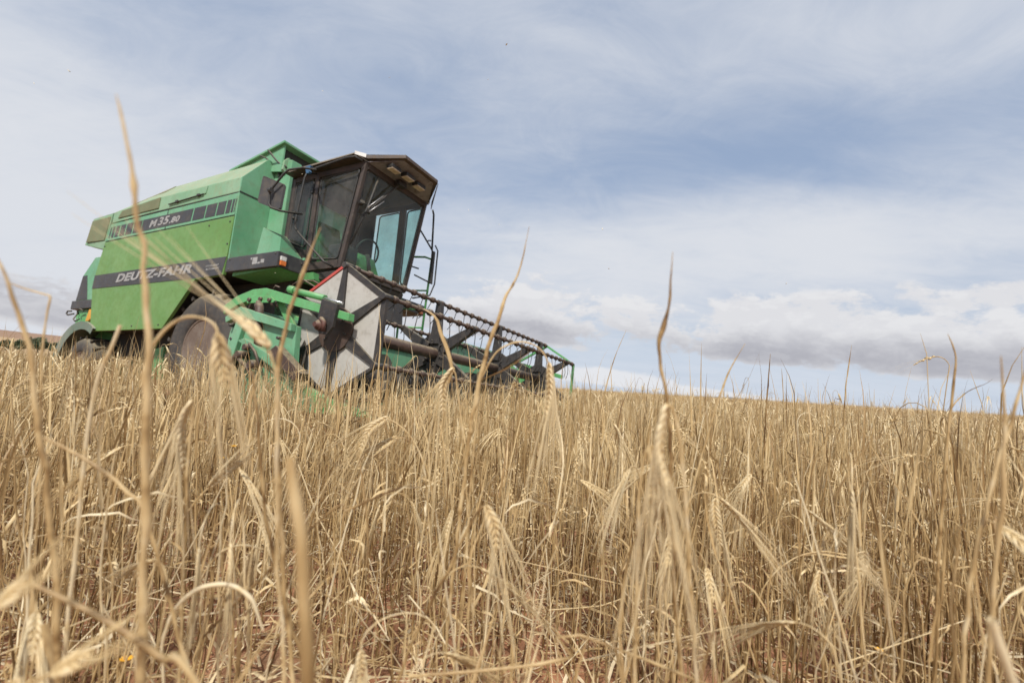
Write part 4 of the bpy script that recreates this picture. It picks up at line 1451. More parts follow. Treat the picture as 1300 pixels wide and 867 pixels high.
# six tine bars with clamps; tines hang down from every clamp
tine_me = None
NT_ = 27
for k in range(6):
    a = ang(k)
    cx_, cz_ = RAD * math.cos(a), RAD * math.sin(a)
    mb = MB()
    mb.tube([(cx_, -.01, cz_), (cx_, 4.08, cz_)], .0165, 10)
    for t in range(NT_):
        y = .09 + t * .150
        mb.lathe([(-.026, .024), (-.012, .031), (.012, .031), (.026, .024)], (cx_, y, cz_), 'Y', 8)
    bar = mb.build('tine_bar', M['rust'], combine, (cx_, 0, cz_))
    if k in (0, 1, 2):
        for t in range(NT_):
            y = .09 + t * .150
            if tine_me is None:
                mb = MB()
                mb.tube([(cx_, y, cz_ - .02), (cx_ + .01, y, cz_ - .10), (cx_ + .012, y, cz_ - .17), (cx_ - .012, y, cz_ - .245)], .0042, 5)
                tine0 = mb.build('tine', M['iron'], bar, (cx_, y, cz_))
                tine_me = tine0
            else:
                c_ = tine_me.copy()
                COL.objects.link(c_)
                c_.parent = bar
                c_.location = (0, y, 0)
                c_.rotation_euler = (random.uniform(-.18, .18), random.uniform(-.25, .25) + (0.5 if k == 0 else 0), 0)
    else:
        mb = MB()
        for t in range(NT_):
            y = .09 + t * .150
            mb.tube([(cx_, y, cz_ - .02), (cx_ + .01, y + random.uniform(-.01, .01), cz_ - .10), (cx_ - .012, y + random.uniform(-.03, .03), cz_ - .245)], .0042, 5)
        o = mb.build('tines', M['iron'], bar, (cx_, 0, cz_))
        o['kind'] = 'stuff'

# ---- near reel arm, bearing bracket, rams
AY0, AY1 = -.16, -.10
mb = MB()
topl = [(-1.32, .215), (-1.15, .300), (-.93, .350), (-.76, .352), (-.55, .300), (.26, .095)]
botl = [(.26, .035), (-.57, .225), (-.76, .270), (-.92, .270), (-1.12, .225), (-1.30, .140)]
mb.prism(topl + botl, 1, AY0, AY1, .006)
arm = mb.build('reel_arm', M['arm'], combine)
mb = MB()
mb.prism([(-.98, .265), (-.93, .29), (-.66, .27), (-.60, .232), (-.62, .215), (-.97, .225)], 1, AY0 - .012, AY0 - .001, .003)
gus = mb.build('arm_gusset', M['arm'], arm)
mb = MB()
for x, z in ((-.78, .25), (-.66, .235), (-.93, .25)):
    mb.lathe([(-.02, .016), (0, .02)], (x, AY0 - .012, z), sides=8)
mb.build_each('bolt', M['rust'], arm)
mb = MB()
mb.prism([(-.02, .215), (.16, .165), (.135, -.015), (.08, -.075), (.00, -.06), (-.045, -.01)], 1, AY0 - .03, AY0 - .001, .005)
brk = mb.build('bearing_bracket', M['iron'], arm)
mb = MB()
mb.lathe([(-.09, .020), (-.06, .022), (-.06, .040), (-.03, .045)], (.01, AY0, 0), sides=14)
mb.tube([(.03, AY0 - .05, .05), (.075, AY0 - .06, .02), (.07, AY0 - .05, -.05)], .018, 8)
mb.build('bearing_bolt', M['redrust'], arm)
mb = MB()
mb.tube([(-.50, -.09, .335), (-.10, -.09, .245)], .027, 10)
mb.tube([(-.54, -.09, .345), (-.47, -.09, .328)], .034, 10)
ram = mb.build('reel_ram', M['arm'], arm)
mb = MB()
mb.tube([(-.10, -.09, .245), (.10, -.09, .195)], .011, 8)
mb.build('ram_rod', M['chrome'], arm)
mb = MB()
mb.tube([(-.75, -.21, .19), (-.73, -.21, .17), (-.66, -.21, -.20)], .036, 12)
mb.tube([(-.755, -.21, .225), (-.75, -.21, .16)], .02, 8)
mb.build('lift_cylinder', M['rust'], combine)
mb = MB()
mb.tube([(-1.22, .02, .18), (-1.0, .02, .14), (-.45, .02, .02), (-.25, .02, -.03)], .035, 10)
mb.build('rear_cylinder', M['arm'], combine)
mb = MB()
mb.prism([(-.70, .25), (-.60, .25), (-.38, -.02), (-.46, -.03)], 1, -.09, -.06, .004)
mb.build('arm_strut', M['arm'], combine)
mb = MB()
mb.tube([(-1.30, .05, .10), (-1.24, .05, .30), (-1.12, .05, .39), (-1.02, .05, .37), (-.94, .05, .25)], .014, 6)
mb.tube([(-1.34, .09, .10), (-1.27, .09, .31), (-1.13, .09, .405), (-1.0, .09, .38), (-.92, .09, .25)], .014, 6)
mb.tube([(-.72, .0, .36), (-.60, .0, .43), (-.50, .0, .45), (-.35, .0, .38), (-.28, .0, .30)], .007, 6)
mb.tube([(-.90, .0, .37), (-.86, .0, .42), (-.80, .0, .40)], .008, 6)
mb.tube([(-.66, .03, .36), (-.52, .03, .455), (-.40, .02, .44), (-.30, .0, .40)], .007, 6)
mb.build_each('hydraulic_hose', M['rust'], combine)
mb = MB()                                       # far reel arm
mb.prism(topl + botl, 1, 4.14, 4.20, .006)
mb.build('reel_arm', M['arm'], combine)


# ------------------------------------------------------------------ the barley
class Geo:
    """gathers vertices, faces and two per-vertex values (tone, part)"""
    def __init__(self):
        self.V, self.F, self.T, self.P, self.n = [], [], [], [], 0

    def add(self, V, F, tone, part):
        V = np.asarray(V, float)
        self.V.append(V)
        self.F.append(np.where(np.asarray(F) >= 0, np.asarray(F) + self.n, -1))
        self.T.append(np.broadcast_to(np.asarray(tone, float), (len(V),)))
        self.P.append(np.full(len(V), part, float))
        self.n += len(V)

    def arrays(self):
        return np.concatenate(self.V), np.concatenate(self.F), np.concatenate(self.T), np.concatenate(self.P)

    def mesh(self, name):
        V, F, T, P = self.arrays()
        return np_mesh(name, V, F, {'tone': T, 'part': P})

    def shifted(self, off):
        for v in self.V:
            v -= np.asarray(off)
        return self


def frames(P):
    P = np.asarray(P, float)
    D = np.gradient(P, axis=0)
    D /= np.linalg.norm(D, axis=1)[:, None] + 1e-12
    U = np.zeros_like(P)
    u = np.cross(D[0], [0.31, 0.77, 0.55])
    for k in range(len(P)):
        u = u - D[k] * np.dot(u, D[k])
        u /= np.linalg.norm(u) + 1e-12
        U[k] = u
    return D, U, np.cross(D, U)


def tube(P, r, sides):
    D, U, W_ = frames(P)
    r = np.broadcast_to(np.asarray(r, float), (len(P),))
    a = np.linspace(0, 2 * math.pi, sides, endpoint=False)
    V = P[:, None, :] + r[:, None, None] * (U[:, None, :] * np.cos(a)[None, :, None] + W_[:, None, :] * np.sin(a)[None, :, None])
    i, j = np.meshgrid(np.arange(len(P) - 1), np.arange(sides), indexing='ij')
    F = np.stack([i * sides + j, i * sides + (j + 1) % sides, (i + 1) * sides + (j + 1) % sides, (i + 1) * sides + j], -1).reshape(-1, 4)
    return V.reshape(-1, 3), F


def ribbon(P, wd, side0, twist=0.0, fold=0.25):
    """a leaf blade: two strips meeting in a shallow fold"""
    P = np.asarray(P, float)
    n_ = len(P)
    D, U, W_ = frames(P)
    s = np.asarray(side0, float)
    V = []
    for k in range(n_):
        q = s - D[k] * np.dot(s, D[k])
        q /= np.linalg.norm(q) + 1e-9
        b = np.cross(D[k], q)
        a = twist * k / (n_ - 1)
        e = q * math.cos(a) + b * math.sin(a)
        nn = np.cross(D[k], e)
        w_ = wd[k]
        V += [P[k] - e * w_ + nn * w_ * fold, P[k], P[k] + e * w_ + nn * w_ * fold]
    F = []
    for k in range(n_ - 1):
        o = 3 * k
        F += [[o, o + 1, o + 4, o + 3], [o + 1, o + 2, o + 5, o + 4]]
    return np.array(V), np.array(F)


def smooth_curve(pts, n_):
    """Catmull-Rom through the way-points"""
    p = np.asarray(pts, float)
    p = np.vstack([2 * p[0] - p[1], p, 2 * p[-1] - p[-2]])
    d = np.linalg.norm(np.diff(p[1:-1], axis=0), axis=1)
    cum = np.concatenate([[0], np.cumsum(d)])
    out = []
    for t in np.linspace(0, cum[-1], n_):
        k = min(np.searchsorted(cum, t, side='right') - 1, len(d) - 1)
        s = (t - cum[k]) / max(d[k], 1e-9)
        a, b, c, e = p[k], p[k + 1], p[k + 2], p[k + 3]
        out.append(.5 * ((2 * b) + (c - a) * s + (2 * a - 5 * b + 4 * c - e) * s * s + (3 * b - a - 3 * c + e) * s ** 3))
    return np.array(out)


def kernel_shape(lv):
    if lv == 0:
        z = np.array([-1, -.75, -.25, .3, .72, 1.0])
        r = np.array([.12, .62, 1.0, .92, .55, .08])
        P = np.stack([0 * z, 0 * z, z], -1)
        a = np.linspace(0, 2 * math.pi, 7, endpoint=False)
        V = np.stack([r[:, None] * np.cos(a), r[:, None] * np.sin(a), np.repeat(z[:, None], 7, 1)], -1).reshape(-1, 3)
        i, j = np.meshgrid(np.arange(5), np.arange(7), indexing='ij')
        return V, np.stack([i * 7 + j, i * 7 + (j + 1) % 7, i * 7 + 7 + (j + 1) % 7, i * 7 + 7 + j], -1).reshape(-1, 4)
    V = np.array([[0, 0, -1], [1, 0, -.1], [0, 1, -.1], [-1, 0, -.1], [0, -1, -.1], [0, 0, 1]], float)
    F = [[0, 2, 1, -1], [0, 3, 2, -1], [0, 4, 3, -1], [0, 1, 4, -1], [5, 1, 2, -1], [5, 2, 3, -1], [5, 3, 4, -1], [5, 4, 1, -1]]
    return V, np.array(F)


KS = [kernel_shape(0), kernel_shape(1)]


def build_ear(axis, lv, g, ge, ga, awn=0.10, tone=0.72, ksize=1.0, spread=0.11, droop=0.25, awr=1.0):
    """two-rowed ear along the points of axis (base to tip); kernels into ge, awns into ga"""
    L = np.linalg.norm(np.diff(axis, axis=0), axis=1).sum()
    if lv >= 2:
        A = axis[[0, len(axis) // 3, 2 * len(axis) // 3, -1]]
        V, F = tube(A, np.array([.002, .0065, .0058, .0015]), 4 if lv == 2 else 3)
        ge.add(V, F, tone + g.uniform(-.1, .1), 1)
        d = axis[-1] - axis[-2]
        d /= np.linalg.norm(d)
        for k in range(6 if lv == 2 else 3):
            s0 = axis[int(g.integers(0, len(axis)))]
            dd = d + g.normal(size=3) * spread + np.array([0, 0, -droop])
            e = s0 + dd / np.linalg.norm(dd) * (awn + L * .4) * g.uniform(.7, 1.1)
            sd = g.normal(size=3)
            sd = np.cross(dd, sd)
            sd /= np.linalg.norm(sd)
            w_ = .0015 if lv == 2 else .0022
            ga.add([s0 - sd * w_, s0 + sd * w_, e], [[0, 1, 2, -1]], tone - .05, 1)
        return
    nk = max(6, int(L / .0072))
    KV, KF = KS[0 if lv == 0 else 1]
    cur = smooth_curve(axis, nk + 1)
    D, U, W_ = frames(cur)
    roll = g.uniform(0, math.pi)
    V, F = tube(cur, np.full(len(cur), .0010), 4)
    ge.add(V, F, tone - .15, 1)
    for k in range(nk):
        t = k / (nk - 1)
        size = (0.62 + .5 * math.sin(math.pi * min(1, t * 1.15 + .12))) * ksize
        rl = roll + .25 * t
        u = U[k] * math.cos(rl) + W_[k] * math.sin(rl)
        v = np.cross(D[k], u)
        for sg in ((1, -1) if lv == 0 else ((1,) if k % 2 else (-1,))):
            ax = D[k] + u * sg * .50 + g.normal(size=3) * .06
            ax /= np.linalg.norm(ax)
            bx = np.cross(ax, v)
            bx /= np.linalg.norm(bx)
            cx = np.cross(ax, bx)
            c = cur[k] + u * sg * .0030 * size
            kl, kw = .0062 * size, (.0022 if lv == 0 else .0027) * size
            V = c + KV[:, 2:3] * ax * kl + KV[:, 0:1] * bx * kw * .8 + KV[:, 1:2] * cx * kw
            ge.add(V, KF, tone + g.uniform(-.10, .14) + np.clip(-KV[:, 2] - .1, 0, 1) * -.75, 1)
            if lv == 1 and k % 2 and g.random() < .3:
                continue
            dd = D[k] * 1.0 + u * sg * spread * g.uniform(.4, 1.2) + v * g.normal() * spread * .35
            dd /= np.linalg.norm(dd)
            ln = awn * g.uniform(.75, 1.1)
            s0 = c + ax * kl * .9
            dr = np.array([0, 0, -1.0]) * droop
            if lv == 0:
                ts = np.linspace(0, 1, 5)[:, None]
                P = s0 + dd * ln * ts + dr * ln * ts ** 2
                V, F = tube(P, np.array([.00105, .00095, .0008, .0006, .0003]) * awr, 3)
                ga.add(V, F, tone - .02 + g.uniform(-.1, .1), 1)
            else:
                sd = np.cross(dd, [.3, .5, .8])
                sd /= np.linalg.norm(sd)
                m_ = s0 + dd * ln * .5 + dr * ln * .25
                e = s0 + dd * ln + dr * ln
                w_ = .0011
                ga.add([s0 - sd * w_, s0 + sd * w_, m_ + sd * w_ * .8, m_ - sd * w_ * .8, e], [[0, 1, 2, 3], [3, 2, 4, -1]], tone + g.uniform(-.12, .1), 1)


def add_leaf(g, base, d0, lv, gl, tone, ln=None, up=0.8):
    ln = ln or g.uniform(.04, .13)
    n_ = (9, 6, 4, 3)[lv]
    h = np.array([d0[0], d0[1], 0.0])
    h /= np.linalg.norm(h) + 1e-9
    pts, p, el = [], np.array(base, float), g.uniform(.3, 1.3) * up
    bend = g.uniform(.8, 5.0)
    yaw = g.uniform(-1.2, 1.2)
    for k in range(n_):
        pts.append(p.copy())
        t = k / (n_ - 1)
        e = el - bend * t ** 1.3
        ya = yaw * t
        hh = np.array([h[0] * math.cos(ya) - h[1] * math.sin(ya), h[0] * math.sin(ya) + h[1] * math.cos(ya), 0])
        p = p + (hh * math.cos(e) + np.array([0, 0, math.sin(e)]) + g.normal(size=3) * .22) * ln / (n_ - 1)
    tt = np.linspace(0, 1, n_)
    wd = g.uniform(.0012, .0028) * (0.55 + .6 * np.sin(math.pi * np.clip(tt * .8 + .15, 0, 1))) * (1 - tt ** 4 * .9)
    V, F = ribbon(np.array(pts), wd * (1, 1, 1.2, 2.0)[lv], np.cross(h, [0, 0, 1]), g.uniform(-3.5, 3.5), g.uniform(.1, .6))
    gl.add(V, F, tone + g.uniform(-.18, .10), 0.25)


KINDS = ['nodding', 'bare', 'straight', 'broken', 'bare', 'straight', 'leafy', 'bare', 'oblique', 'broken', 'bare', 'straight', 'nodding', 'bare', 'leafy', 'straight', 'broken', 'bare', 'straight', 'bare']


def new_leaf(G, lv):
    if lv or not G['leaf'].n:
        return G['leaf']
    k = 'leaf%d' % len(G)
    G[k] = Geo()
    return G[k]


def make_stalk(g, kind, lv):
    """one stalk rooted at the origin. returns dict of Geo: stem, leaf, ear, awns"""
    G = dict(stem=Geo(), leaf=Geo(), ear=Geo(), awns=Geo())
    H = float(np.clip(g.normal(.555, .05), .43, .68))
    if kind in ('bare', 'leafy'):
        H *= g.uniform(.8, 1.08)
    if kind == 'broken':
        H *= g.uniform(.5, .85)
    tone = float(np.clip(g.normal(.47, .17), .10, .85))
    lean = g.normal(size=2) * .055
    cv = g.normal(size=2) * .05
    n_ = (13, 8, 5, 3)[lv]
    t = np.linspace(0, 1, n_)
    P = np.stack([lean[0] * t * H + cv[0] * t ** 2 * H, lean[1] * t * H + cv[1] * t ** 2 * H, t * H], -1)
    if lv < 2:
        kk = np.cumsum(g.normal(size=(n_, 2)) * .0036, axis=0)
        P[:, :2] += kk - kk[0]
    a = g.uniform(0, 2 * math.pi)
    hd = np.array([math.cos(a), math.sin(a), 0])
    r0 = g.uniform(.0011, .0021) * (1, .95, 1.1, 1.6)[lv]
    r = r0 * (1.0 - .38 * t)
    ear_axis = None
    d = P[-1] - P[-2]
    d /= np.linalg.norm(d)
    tip = P[-1]
    if kind in ('nodding', 'oblique', 'upright'):
        el0 = math.asin(np.clip(d[2], -1, 1))
        turn = {'nodding': g.uniform(2.3, 3.0), 'oblique': g.uniform(1.5, 2.3), 'upright': g.uniform(.05, .5)}[kind]
        rad = g.uniform(.018, .045)
        m_ = (8, 5, 3, 2)[lv]
        q = tip.copy()
        arc = []
        for k in range(1, m_ + 1):
            e = el0 - turn * k / m_
            q = q + (hd * math.cos(e) + np.array([0, 0, math.sin(e)])) * rad * turn / m_
            arc.append(q.copy())
        P = np.vstack([P, arc])
        r = np.concatenate([r, np.full(m_, r[-1] * .85)])
        e = el0 - turn
        dr = hd * math.cos(e) + np.array([0, 0, math.sin(e)])
        L = g.uniform(.038, .062)
        ss = np.linspace(0, 1, 5)[:, None]
        ear_axis = q + dr * L * ss + np.array([0, 0, -.010]) * ss ** 2
    elif kind == 'broken':
        b = hd * g.uniform(.5, 1) + np.array([0, 0, g.uniform(-.8, .35)])
        b /= np.linalg.norm(b)
        ln = g.uniform(.08, .28)
        P = np.vstack([P, tip + b * ln * .12, tip + b * ln * .6, tip + b * ln])
        r = np.concatenate([r, r[-1] * np.array([1.0, .9, .8])])
    elif kind == 'bare':
        ln = g.uniform(.02, .10)
        b = d + hd * g.uniform(0, .5)
        P = np.vstack([P, tip + b * ln * .5, tip + b * ln])
        r = np.concatenate([r, [r[-1] * .7, r[-1] * .2]])
    elif kind in ('straight', 'leafy'):
        r[-1] *= .5
    V, F = tube(P, r, (6, 4, 3, 3)[lv])
    sd = (6, 4, 3, 3)[lv]
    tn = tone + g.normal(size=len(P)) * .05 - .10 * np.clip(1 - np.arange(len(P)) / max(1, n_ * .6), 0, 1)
    nodes = [.28, .52, .76]
    if lv < 2:
        for nd in nodes:
            k = int(nd * (n_ - 1))
            V.reshape(len(P), sd, 3)[k] = P[k] + (V.reshape(len(P), sd, 3)[k] - P[k]) * 1.4
            tn[k] -= .14
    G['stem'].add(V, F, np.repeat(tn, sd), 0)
    nl = {0: g.integers(0, 3), 1: g.integers(0, 4), 2: g.integers(0, 3), 3: 1}[lv]
    if kind == 'leafy':
        nl += 2
    for k in range(int(nl)):
        f = g.uniform(.2, .97) if lv < 3 else g.uniform(.75, .98)
        k0 = f * (n_ - 1)
        b = P[int(k0)] + (P[int(k0) + 1] - P[int(k0)]) * (k0 - int(k0)) if int(k0) + 1 < len(P) else P[-1]
        a2 = g.uniform(0, 2 * math.pi)
        add_leaf(g, b, (math.cos(a2), math.sin(a2)), lv, new_leaf(G, lv), tone + .05, up=1.25 if kind == 'leafy' else .8)
    if kind in ('straight', 'leafy') and lv < 3:             # a dry flag leaf standing on as a point
        q = smooth_curve([P[-2], P[-1], P[-1] + d * .05 + hd * .006, P[-1] + d * .12 + hd * g.uniform(-.02, .05)], (7, 5, 4, 4)[lv])
        tt = np.linspace(0, 1, len(q))
        V, F = ribbon(q, .0024 * (1 - tt ** 1.5) + .0002, np.cross(hd, [0, 0, 1]), g.uniform(-1.5, 1.5), .5)
        new_leaf(G, lv).add(V, F, tone - .1, .1)
    if ear_axis is not None:
        build_ear(ear_axis, lv, g, G['ear'], G['awns'], awn=g.uniform(.07, .125), tone=g.uniform(.66, .92), droop=.16 if kind != 'upright' else .02)
    return G


def in_machine(x, y):
    """machine coordinates of ground points -> is the crop cut here?"""
    Pw = np.stack([x, y, hgt(x, y)], -1) - np.array(T3)
    Wn = np.array([list(r_) for r_ in W3])
    q = Pw @ Wn
    return (q[:, 0] < .36) & (q[:, 0] > -60) & (q[:, 1] > -.22) & (q[:, 1] < 4.2), q


def scatter(n_, r0, r1, az):
    """points uniform over a ring sector in front of the camera, clumped into plants"""
    u = RNG.random(n_)
    rad = np.sqrt(r0 * r0 + u * (r1 * r1 - r0 * r0))
    a = R(1) * RNG.uniform(-az, az, n_)
    x, y = rad * np.sin(a), rad * np.cos(a)
    return x, y


def clump(x, y, per, spread):
    k = RNG.integers(per[0], per[1] + 1, len(x))
    xi, yi = np.repeat(x, k), np.repeat(y, k)
    return xi + RNG.normal(size=len(xi)) * spread, yi + RNG.normal(size=len(yi)) * spread


def stamp(out, variants, x, y, hscale, lean=0.05, wide=None):
    """copies of the variants, vectorised per variant, appended to out"""
    vi = RNG.integers(0, len(variants), len(x))
    z = hgt(x, y) - .012
    for k, (V, F, T, P) in enumerate(variants):
        s = np.where(vi == k)[0]
        if not len(s):
            continue
        m_ = len(s)
        a = RNG.uniform(0, 2 * math.pi, m_)
        sc = hscale(m_)
        c_, s_ = np.cos(a), np.sin(a)
        wx = wide if wide else 1.0
        X = (V[None, :, 0] * c_[:, None] - V[None, :, 1] * s_[:, None]) * wx
        Y = (V[None, :, 0] * s_[:, None] + V[None, :, 1] * c_[:, None]) * wx
        Z = V[None, :, 2] * sc[:, None]
        lx, ly = RNG.normal(size=m_) * lean, RNG.normal(size=m_) * lean
        X = X + Z * lx[:, None] + x[s][:, None]
        Y = Y + Z * ly[:, None] + y[s][:, None]
        Z = Z + z[s][:, None]
        o = out.n
        FF = np.where(F[None] >= 0, F[None] + (np.arange(m_) * len(V))[:, None, None] + o, -1).reshape(-1, 4)
        out.V.append(np.stack([X, Y, Z], -1).reshape(-1, 3))
        out.F.append(FF)
        out.T.append((T[None] + RNG.normal(size=m_)[:, None] * .11).reshape(-1))
        out.P.append(np.tile(P, m_))
        out.n += m_ * len(V)


def merged(G):
    g_ = Geo()
    for q in G.values():
        if q.n:
            V, F, T, P = q.arrays()
            g_.V.append(V)
            g_.F.append(np.where(F >= 0, F + g_.n, -1))
            g_.T.append(T)
            g_.P.append(P)
            g_.n += len(V)
    return g_.arrays()


def variants(lv, n_, seed, kinds=KINDS):
    g = np.random.default_rng(seed)
    if lv >= 2 and kinds is KINDS:                 # over the distance mostly the ears show
        kinds = KINDS + ['nodding', 'oblique', 'nodding', 'oblique', 'leafy', 'nodding', 'broken']
    return [merged(make_stalk(g, kinds[k % len(kinds)], lv)) for k in range(n_)]


CAP_TALL = lambda m_: np.clip(RNG.normal(1.0, .085, m_), .72, 1.25) * np.where(RNG.random(m_) < .05, RNG.uniform(1.08, 1.30, m_), 1)
field = Geo()
# 1.2 - 4 m
NEAR_R = 1.18
x, y = scatter(int(15.8 * 185), NEAR_R, 4.0, 62)
x, y = clump(x, y, (1, 4), .022)
keep = (np.hypot(x, y) > NEAR_R) & ~in_machine(x, y)[0]
stamp(field, variants(1, 40, 5), x[keep], y[keep], CAP_TALL)
# 4 - 10 m
x, y = scatter(int(91 * 140), 4.0, 10.0, 62)
x, y = clump(x, y, (1, 4), .028)
keep = ~in_machine(x, y)[0]
stamp(field, variants(2, 60, 6), x[keep], y[keep], CAP_TALL)
# 10 - 30 m
x, y = scatter(52000, 10.0, 30.0, 60)
keep = ~in_machine(x, y)[0]
stamp(field, variants(3, 30, 7), x[keep], y[keep], CAP_TALL, wide=1.3)
x, y = scatter(30000, 30.0, 95.0, 58)
keep = ~in_machine(x, y)[0]
stamp(field, variants(3, 30, 8), x[keep], y[keep], CAP_TALL, wide=3.0)
# the crop goes on beside and behind the camera
x, y = scatter(2600, .5, 4.0, 180)
keep = (np.abs(np.degrees(np.arctan2(x, y))) > 62) & ~in_machine(x, y)[0]
stamp(field, variants(2, 20, 9), x[keep], y[keep], CAP_TALL)
# short stubble where the combine has passed
x, y = scatter(16000, 3, 22, 75)
cut, q = in_machine(x, y)
cut &= q[:, 0] < -.1
stamp(field, variants(3, 10, 10, ['straight']), x[cut], y[cut], lambda m_: RNG.uniform(.2, .34, m_))
V, F, T, P = field.arrays()
crop = link_mesh('barley_crop', np_mesh('barley_crop', V, F, {'tone': T, 'part': P}), M['straw'])
tag(crop, 'mass of ripe dry barley covering the field out to the horizon', 'barley crop', kind='stuff')

# straw and fallen leaves lying on the soil
lit = Geo()
g = np.random.default_rng(21)
x, y = scatter(19000, .25, 4.2, 66)
z = hgt(x, y) + clods(x, y)
for k in range(len(x)):
    a = g.uniform(0, 2 * math.pi)
    ln = g.uniform(.03, .20)
    d = np.array([math.cos(a), math.sin(a), g.normal() * (.2 if k % 4 else .8)])
    b = np.array([x[k], y[k], z[k] + g.uniform(.004, .03 if k % 4 else .22) + abs(d[2]) * ln * .5])
    P = b + d * ln * np.linspace(-.5, .5, 4)[:, None] + g.normal(size=(4, 3)) * .004
    if k % 3 == 0:
        V, F = ribbon(P, np.full(4, g.uniform(.0015, .004)), np.cross(d, [0, 0, 1]), g.uniform(-2, 2), .3)
    else:
        V, F = tube(P, g.uniform(.0009, .0019), 4)
    lit.add(V, F, g.uniform(.15, .95), g.uniform(0, .4))
V, F, T, P = lit.arrays()
o = link_mesh('straw_litter', np_mesh('straw_litter', V, F, {'tone': T, 'part': P}), M['straw'])
tag(o, 'broken straw and withered leaves lying on the red soil', 'straw litter', kind='stuff')

# ---- stalks near the lens, each a thing of its own
NAMES = {'nodding': 'barley stalk with a nodding ear hanging from its hooked tip', 'oblique': 'barley stalk whose ear leans out sideways from its tip',
         'upright': 'barley stalk with its ear and awns held upright', 'straight': 'earless barley straw ending in a dry pointed leaf',
         'bare': 'bare earless barley straw tapering to a thin broken point', 'broken': 'snapped barley straw with its top bent over',
         'leafy': 'leafy earless barley straw with several withered curling leaves'}
GROUPS = {k: 'near ' + v.replace('barley stalk', 'barley stalks').replace('barley straw', 'barley straws') for k, v in NAMES.items()}


def stalk_object(G, loc, label, group):
    t = empty('barley_stalk', loc)
    tag(t, label, 'barley stalk', group)
    parts = {}
    for k in ('stem', 'ear', 'awns') + tuple(q for q in G if q.startswith('leaf')):
        if G[k].n:
            par = parts['ear'] if k == 'awns' and 'ear' in parts else t
            nm = 'leaf' if k.startswith('leaf') else k
            parts[k] = link_mesh(nm, G[k].mesh(nm), M['straw'], par)
    return t


def copy_tree(o, parent=None):
    c = o.copy()
    COL.objects.link(c)
    c.parent = parent
    for ch in o.children:
        copy_tree(ch, c)
    return c


g = np.random.default_rng(33)
KLIST = ['nodding', 'bare', 'straight', 'leafy', 'bare', 'broken', 'straight', 'bare', 'oblique', 'leafy', 'broken', 'bare']
protos = [(k, make_stalk(g, k, 0)) for k in KLIST * 3]
x, y = scatter(1100, .34, NEAR_R + .02, 56)
x, y = clump(x, y, (1, 3), .016)
sel = (np.hypot(x, y) > .33)
x, y = x[sel][:262], y[sel][:262]
made = {}
for k in range(len(x)):
    pi = int(g.integers(0, len(protos)))
    kd, G = protos[pi]
    lx, ly = float(x[k]), float(y[k])
    loc = (lx, ly, float(hgt(lx, ly)) - .01)
    if pi in made:
        t = copy_tree(made[pi])
        t.location = loc
    else:
        t = stalk_object(G, loc, NAMES[kd], GROUPS[kd])
        made[pi] = t
    near = math.hypot(lx, ly)
    s_ = float(np.clip(g.normal(.95, .09), .7, 1.0)) * (.62 + .28 * min(1, max(0, (near - .33) / .4)) if near < .73 else 1)
    t.scale = (1, 1, s_)
    t.rotation_euler = (float(g.normal() * .06), float(g.normal() * .06), float(g.uniform(0, 6.28)))

# ---- the stalks that stand out against the sky and the machine, one by one
CXP, CYP = 650.0, 433.5


def at(u, v, d):
    """the place seen at a point of the view, d metres ahead of the lens"""
    return np.array(CAMP + CR @ Vector(((u - CXP) / FPX * d, d, -(v - CYP) / FPX * d)))


